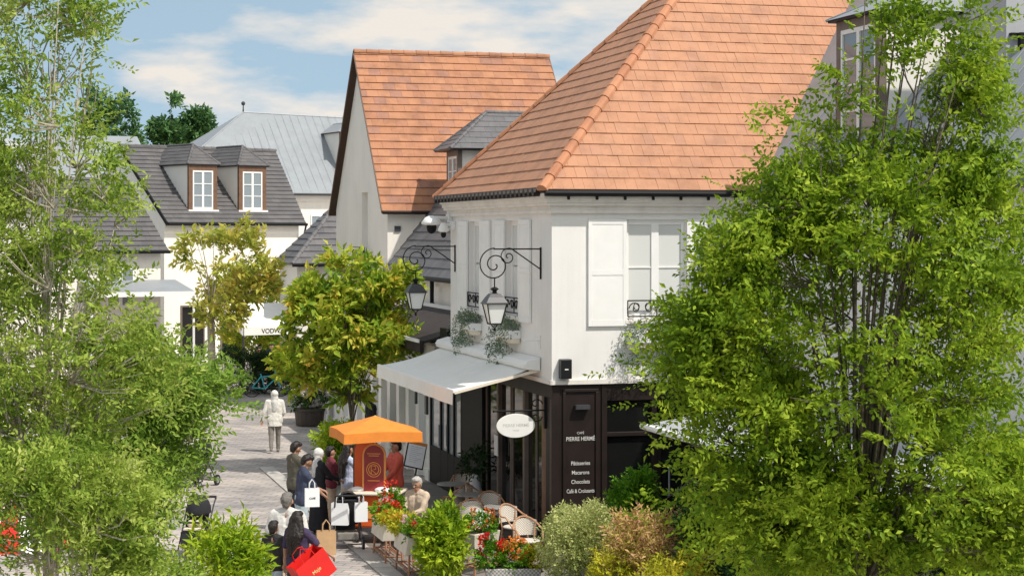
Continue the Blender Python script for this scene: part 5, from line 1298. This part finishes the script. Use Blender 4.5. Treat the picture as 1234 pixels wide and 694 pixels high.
shrub('lime_shrub', 'yellow green bush in a tub behind the queue at the cart', 404, 45.0, .35, 1.45, 30, M['lf_lime'], 420, 6, .12, .5, pot=.3, tl=.2)

def trough(px, Y, rz, label, w_, legs=True):
    t = thing('flower_trough', label, 'planter', (PX(px, Y), Y, 0), rz, 'wooden flower troughs along the terrace')
    z0 = .42 if legs else .02
    MB().prism([(-w_ / 2 + .04, -.15, z0), (w_ / 2 - .04, -.15, z0), (w_ / 2, -.19, z0 + .30), (-w_ / 2, -.19, z0 + .30)], (0, .34, 0)).build('trough', M['trough'] if legs else M['wicker'], t, bevel=.01)
    MB().box(-w_ / 2 + .03, w_ / 2 - .03, -.15, .11, z0 + .29, z0 + .31).build('soil', M['soil'], t)
    if legs:
        for sx in (-1, 1):
            for y in (-.15, .11): MB().tube([(sx * (w_ / 2 - .06), y, z0 + .02), (sx * (w_ / 2), y * 1.25, 0)], .022, 5).build('leg', M['wood'], t)
        rl = MB()
        for y in (-.17, .13): rl.tube([(-w_ / 2 + .02, y, .14), (w_ / 2 - .02, y, .14)], .017, 5)
        for sx in (-1, 1): rl.tube([(sx * (w_ / 2 - .03), -.17, .14), (sx * (w_ / 2 - .03), .13, .14)], .017, 5)
        for i in range(4): rl.tube([(-w_ / 2 + .02, -.12 + i * .07, .145), (w_ / 2 - .02, -.12 + i * .07, .145)], .012, 5)
        rl.build('stretcher', M['wood'], t)
    return t, z0 + .3
def flowers(name, label, t, z, x, n, m, spread=(.2, .16, .1), ln=.06, k=9, group='flowering plants in the terrace planters', dy=0., lf='lf_green', nl=60):
    """a flowering plant: leaves below and round heads of petals, its own thing set into the trough"""
    base = t.matrix_basis @ Vector((x, dy, z)); f = thing(name, label, 'flowers', base, 0, None)
    if nl: bush('foliage', M[lf], f, [(0, 0, spread[2] * .6, spread[0] * .95, spread[1], spread[2] * .9)], nl, 6, .1, .075, .5, .5, 'stuff')
    c, o = in_ellipsoids([(0, 0, spread[2] * 1.25, spread[0], spread[1], spread[2])], n, .7)
    cs = np.repeat(c, k, 0); d = unit(rng.normal(0, 1, (n * k, 3)) + np.array([0, -.2, .35])); nr = unit(rng.normal(0, 1, (n * k, 3)))
    link('blooms', leaves_mesh('blooms', cs + d * .02, d, nr, np.full(n * k, ln) * rng.uniform(.7, 1.2, n * k), np.full(n * k, ln * .85), M[m]), f, 'stuff')
    return f
LA = R(105)
t1, z = trough(466, 34.6, LA, 'pale flower trough on wooden trestle nearest the cart', 1.15)
flowers('pink_hydrangea', 'pink hydrangea at the cart end of the trough', t1, z, .36, 10, 'fl_pink', (.2, .17, .16), .06, 22, nl=50)
flowers('red_geranium', 'tall red geranium with green leaves behind the pink hydrangea', t1, z, .48, 16, 'fl_red', (.24, .18, .30), .05, 12, dy=-.18, nl=150)
flowers('red_geranium', 'low red geranium in the middle of the trough before the seated person', t1, z, -.05, 26, 'fl_red', (.26, .2, .17), .05, 11, nl=90)
flowers('orange_begonia', 'orange flowers over yellow leaves in the trough', t1, z, -.40, 12, 'fl_orange', (.2, .18, .10), .05, 9, lf='lf_yellow', nl=130)
t2, z = trough(494, 33.1, LA, 'pale flower trough on wooden trestle next to the lime shrub', 1.1)
flowers('yellow_coleus', 'golden leaved plant spilling over the second trough', t2, z, .36, 6, 'fl_orange', (.26, .22, .15), .05, 6, lf='lf_yellow', nl=210)
flowers('pink_hydrangea', 'pale pink hydrangea beside the lime shrub', t2, z, -.1, 8, 'fl_pink', (.15, .15, .15), .06, 22, nl=40)
flowers('red_geranium', 'small red flowers at the lane end of the second trough', t2, z, -.42, 9, 'fl_red', (.17, .15, .12), .05, 9, nl=60)
t3, z = trough(618, 32.0, R(4), 'grey woven planter box at the bottom before the terrace chairs', .95, False)
flowers('red_geranium', 'red geranium at the left end of the woven planter', t3, z + .05, -.38, 18, 'fl_red', (.24, .2, .24), .05, 12, nl=150)
flowers('orange_begonia', 'orange and rust flowers in the middle of the woven planter', t3, z + .05, .05, 40, 'fl_orange', (.28, .2, .20), .05, 10, nl=120)
flowers('yellow_coleus', 'yellow leaved plant at the right end of the woven planter', t3, z + .03, .38, 4, 'fl_orange', (.18, .18, .18), .05, 6, lf='lf_yellow', nl=130)
t4, z = trough(578, 33.3, R(50), 'small flower trough on wooden legs between the lime shrub and woven planter', .7)
flowers('orange_begonia', 'mixed red and orange flowers left of the white menu card', t4, z - .05, 0, 22, 'fl_orange', (.3, .18, .22), .05, 10, nl=120)

# hydrangea pot and hedge and bicycle at the end of the lane
t = shrub('hydrangea', 'round dark pot of white hydrangeas below the golden magnolia', 373, 58.5, .5, 1.05, 20, M['lf_dark'], 160, 6, .12, .5, pot=.42, cat='hydrangea')
c, o = in_ellipsoids([(0, 0, .95, .55, .5, .28)], 24, .8); cs = np.repeat(c, 26, 0); d = unit(rng.normal(0, 1, (24 * 26, 3)))
link('blooms', leaves_mesh('blooms', cs + d * .05, d, unit(rng.normal(0, 1, (24 * 26, 3))), np.full(24 * 26, .10), np.full(24 * 26, .09), M['fl_white']), t, 'stuff')
hd = thing('hedge', 'dark green clipped hedge behind the blue bicycle', 'hedge', (PX(318, 70.2), 70.2, 0))
E = [(x, 0, .75, .55, .6, .75) for x in np.linspace(-1.3, 1.7, 7)] + [(random.uniform(-1.4, 1.8), 0, random.uniform(.9, 1.5), .35, .4, .3) for _ in range(9)]
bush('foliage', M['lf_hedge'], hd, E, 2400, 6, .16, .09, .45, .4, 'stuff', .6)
bk = thing('bicycle', 'turquoise bicycle leaning in front of the dark hedge', 'bicycle', (PX(321, 68.8), 68.8, 0), R(14)); bk.rotation_euler = (R(-6), 0, R(14))
for x in (-.52, .52):
    wb = MB().tube([(x + .33 * math.cos(a), 0, .34 + .33 * math.sin(a)) for a in np.linspace(0, 2 * math.pi, 25)], .02, 5).build('wheel', M['rubber'], bk)
    sp = MB()
    for k in range(8): a = k * math.pi / 4; sp.tube([(x, 0, .34), (x + .32 * math.cos(a), 0, .34 + .32 * math.sin(a))], .005, 4)
    sp.build('spokes', M['zinc'], wb)
fr = MB()
for a, b in (((-.52, 0, .34), (-.05, 0, .30)), ((-.05, 0, .30), (-.2, 0, .85)), ((-.52, 0, .34), (-.18, 0, .75)), ((-.18, 0, .72), (.34, 0, .78)), ((-.05, 0, .30), (.37, 0, .68)), ((.32, 0, .95), (.38, 0, .66)), ((.38, 0, .66), (.52, 0, .34))): fr.tube([a, b], .024, 6)
fr.build('frame', M['bike'], bk); MB().tube([(.30, -.26, 1.0), (.32, 0, .96), (.30, .26, 1.0)], .016, 5).build('handlebar', M['bike'], bk); MB().prism([(-.32, -.07, .87), (-.08, -.03, .87), (-.08, .03, .87), (-.32, .07, .87)], (0, 0, .05)).build('saddle', M['rubber'], bk)

# red and white parasol glimpsed at the lower left behind the leaves
rp = thing('red_parasol', 'red parasol with white stripes glimpsed behind the left tree leaves', 'parasol', (PX(20, 29), 29, 0))
for k in range(10):
    a0_, a1_ = k * 2 * math.pi / 10, (k + 1) * 2 * math.pi / 10
    MB().face((0, 0, 1.95), (.95 * math.cos(a0_), .95 * math.sin(a0_), 1.2), (.95 * math.cos(a1_), .95 * math.sin(a1_), 1.2)).build('gore', M['bagred'] if k % 2 else M['sign_white'], rp)
MB().tube([(0, 0, 0), (0, 0, 1.98)], .022, 6).build('pole', M['sign_white'], rp)
f = flowers('red_geranium', 'red flower cluster low behind the left foliage', rp, .9, 1.72, 14, 'fl_red', (.14, .12, .14), .06, 10, nl=0)
MB().tube([(0, 0, -.9), (0, 0, .15)], .02, 5).build('stem', M['bark_dark'], f)

# ------------------------------------------------------------------ trees
right_poly = [(1150, -30), (1182, -25), (1184, 40), (1192, 90), (1196, 180), (1260, 170), (1275, 330), (1285, 500), (1290, 720), (860, 720), (842, 660), (822, 610), (838, 560), (800, 515), (812, 480), (786, 430), (782, 395),
              (812, 355), (838, 330), (822, 292), (850, 272), (872, 222), (905, 228), (930, 175), (952, 112), (968, 128), (982, 170), (1000, 95), (1012, 60), (1030, 75), (1050, 30), (1066, -15), (1088, 10), (1098, 60), (1086, 130), (1100, 118), (1120, 70), (1135, 20)]
YR = 20.5
pts = plates(crown_points(right_poly, YR, 1.9, 300, 1.3, -.16, 1, margin=.42, airy=.05), 19, .20, .36)
pts = np.concatenate([pts, plates(crown_points([(1040, 30), (1072, -20), (1094, 20), (1092, 75), (1068, 95), (1045, 80)], YR, .3, 12, 2., -.6, 2, margin=.02), 12, .12, .8),
     plates(crown_points([(905, 250), (955, 110), (985, 180), (1015, 60), (1035, 90), (1060, 200), (1040, 300), (940, 320)], YR, .9, 30, 1.8, -.25, 4, margin=.1), 14, .15, .6),
     plates(crown_points([(812, 400), (862, 345), (858, 300), (892, 235), (960, 260), (900, 420), (830, 440)], YR, 1.0, 36, 1.6, -.25, 6, margin=.12), 15, .16, .4),
     plates(crown_points([(1145, -20), (1180, -20), (1184, 60), (1190, 120), (1196, 260), (1120, 260), (1118, 140)], YR, .8, 44, 1.8, -.3, 2, margin=.06), 15, .16, .6),
     plates(crown_points([(815, 440), (825, 395), (850, 330), (900, 400), (980, 470), (1000, 560), (1100, 620), (1250, 600), (1250, 700), (870, 700), (838, 540)], YR, 1.7, 105, 1.4, -.25, 3), 17, .22, .36)])
tree('hornbeam_tree', 'big bright green hornbeam tree filling the right side', (PX(1030, YR), YR, 0), pts, M['lf_right'], M['bark_dark'], 11, .32, .082, .5, 40, .13, 1.3, up=.16, twigs=900)

tall = [(-40, -30), (120, -30), (134, 15), (126, 42), (108, 60), (128, 72), (138, 88), (126, 108), (112, 120), (118, 160), (140, 165), (152, 200), (135, 225), (160, 235), (180, 258), (168, 290), (182, 318), (168, 345), (190, 380), (215, 420), (190, 470), (150, 520), (110, 640), (50, 610), (-60, 590)]
YL = 20.
pts = np.concatenate([plates(crown_points(tall, YL, 1.6, 165, 1.5, -.05, 5, margin=.1), 13, .16, .8), plates(crown_points([(-30, 150), (120, 170), (150, 330), (190, 400), (180, 520), (-30, 520)], YL, 1.4, 40, 1.6, -.1, 6), 13, .18, .6)])
tree('ash_tree', 'tall loose yellowish green tree with pale trunks at the left edge', (PX(55, YL), YL, 0), pts, M['lf_left'], M['bark'], 12, .30, .078, .42, 20, .11, 1.2, up=.3, twigs=700)
low = [(60, 470), (110, 430), (150, 415), (185, 405), (225, 400), (262, 408), (284, 432), (294, 462), (280, 490), (262, 505), (268, 525), (250, 545), (262, 560), (240, 580), (212, 600), (222, 622), (200, 640), (190, 720), (90, 720), (60, 600), (10, 560)]
YM = 22.5
pts = np.concatenate([plates(crown_points(low, YM, 1.3, 125, 1.5, -.12, 8, margin=.36), 15, .19, .4), plates(crown_points([(150, 425), (268, 435), (268, 475), (225, 520), (150, 520)], YM, .9, 30, 1.6, -.25, 9, margin=.14), 15, .17, .35)])
tree('maple_tree', 'lower spreading green tree leaning over the lane at left', (PX(120, YM), YM, 0), pts, M['lf_low'], M['bark'], 12, .31, .08, .42, 18, .08, 1.0, up=.12, twigs=420)
bottom = [(-20, 545), (80, 530), (160, 560), (195, 600), (180, 660), (185, 715), (62, 715), (52, 640), (30, 605), (-20, 600)]
pts = plates(crown_points(bottom, 19., 1.0, 85, 1.6, -.15, 12), 15, .17, .4)
pts = np.concatenate([pts, crown_points([(-40, 590), (60, 590), (70, 720), (-40, 720)], 19., .6, 75, 2.5, .05, 13)])
tree('ash_sapling', 'dense light green young tree in the bottom left corner', (PX(90, 19), 19, 0), pts, M['lf_left'], M['bark'], 12, .30, .073, .42, 12, .05, .6, up=.25, twigs=150)

mag = [(347, 395), (359, 350), (381, 330), (387, 300), (404, 305), (439, 310), (471, 308), (497, 330), (505, 360), (491, 380), (514, 400), (509, 425), (479, 440), (461, 470), (439, 490), (414, 492), (394, 470), (361, 474), (341, 462), (334, 440)]
YG = 46.8
pts = crown_points(mag, YG, 1.2, 1150, 1.2, -.08, 15, margin=.1)
tree('magnolia_tree', 'golden leaved magnolia tree before the white gable and shop row', (PX(424, YG), YG, 0), pts, M['lf_mag'], M['bark_dark'], 8, .34, .24, .44, 16, .09, 1.1, up=.4, twigs=160)
mag2 = [(205, 320), (215, 290), (240, 272), (268, 275), (285, 260), (318, 262), (328, 290), (340, 325), (350, 345), (335, 362), (300, 366), (290, 385), (278, 425), (268, 420), (240, 400), (228, 375), (235, 345)]
YH = 66.
pts = np.concatenate([crown_points(mag2, YH, 1.4, 330, 1.1, .12, 17, margin=.25), crown_points([(262, 345), (330, 325), (340, 358), (300, 368), (285, 420), (262, 400)], YH, 1.2, 90, 1.1, .0, 18, margin=.2)])
tree('young_magnolia_tree', 'sparse golden magnolia with pale trunk before the far slate house', (PX(254, YH), YH, 0), pts, M['lf_mag2'], M['bark'], 7, .36, .28, .44, 12, .17, 3.0, up=.4, twigs=100)
pts = crown_points([(255, 345), (290, 318), (345, 325), (362, 370), (350, 440), (290, 440), (262, 400)], 80., 1.5, 420, .9, -.25, 21, margin=.15)
tree('magnolia_tree', 'olive green magnolia behind the far cream awning', (PX(312, 80.), 80., 0), pts, M['lf_mag'], M['bark_dark'], 8, .36, .28, .44, 10, .1, 1.2, up=.4, twigs=60)
for poly, Y, lb in (([(100, 118), (118, 108), (135, 120), (150, 112), (160, 130), (168, 165), (172, 195), (100, 195)], 128, 'dark green far tree rising behind the left tree'),
                    ([(185, 170), (186, 135), (196, 128), (205, 115), (214, 122), (216, 145), (222, 180), (186, 180)], 130, 'slender far tree standing beside the zinc roof'),
                    ([(214, 180), (218, 150), (228, 140), (238, 128), (250, 138), (257, 155), (250, 180)], 131, 'rounded far tree just left of the zinc roof')):
    pts = crown_points(poly, Y, 2.0, 300, .55, -.15, Y % 7, margin=.3)
    cx = sum(p[0] for p in poly) / len(poly)
    tree('far_tree', lb, (PX(cx, Y), Y, 0), pts, M['lf_far'], M['bark_dark'], 7, .7, .42, .5, 10, .25, 6., up=.5, group='trees beyond the houses', twigs=40)
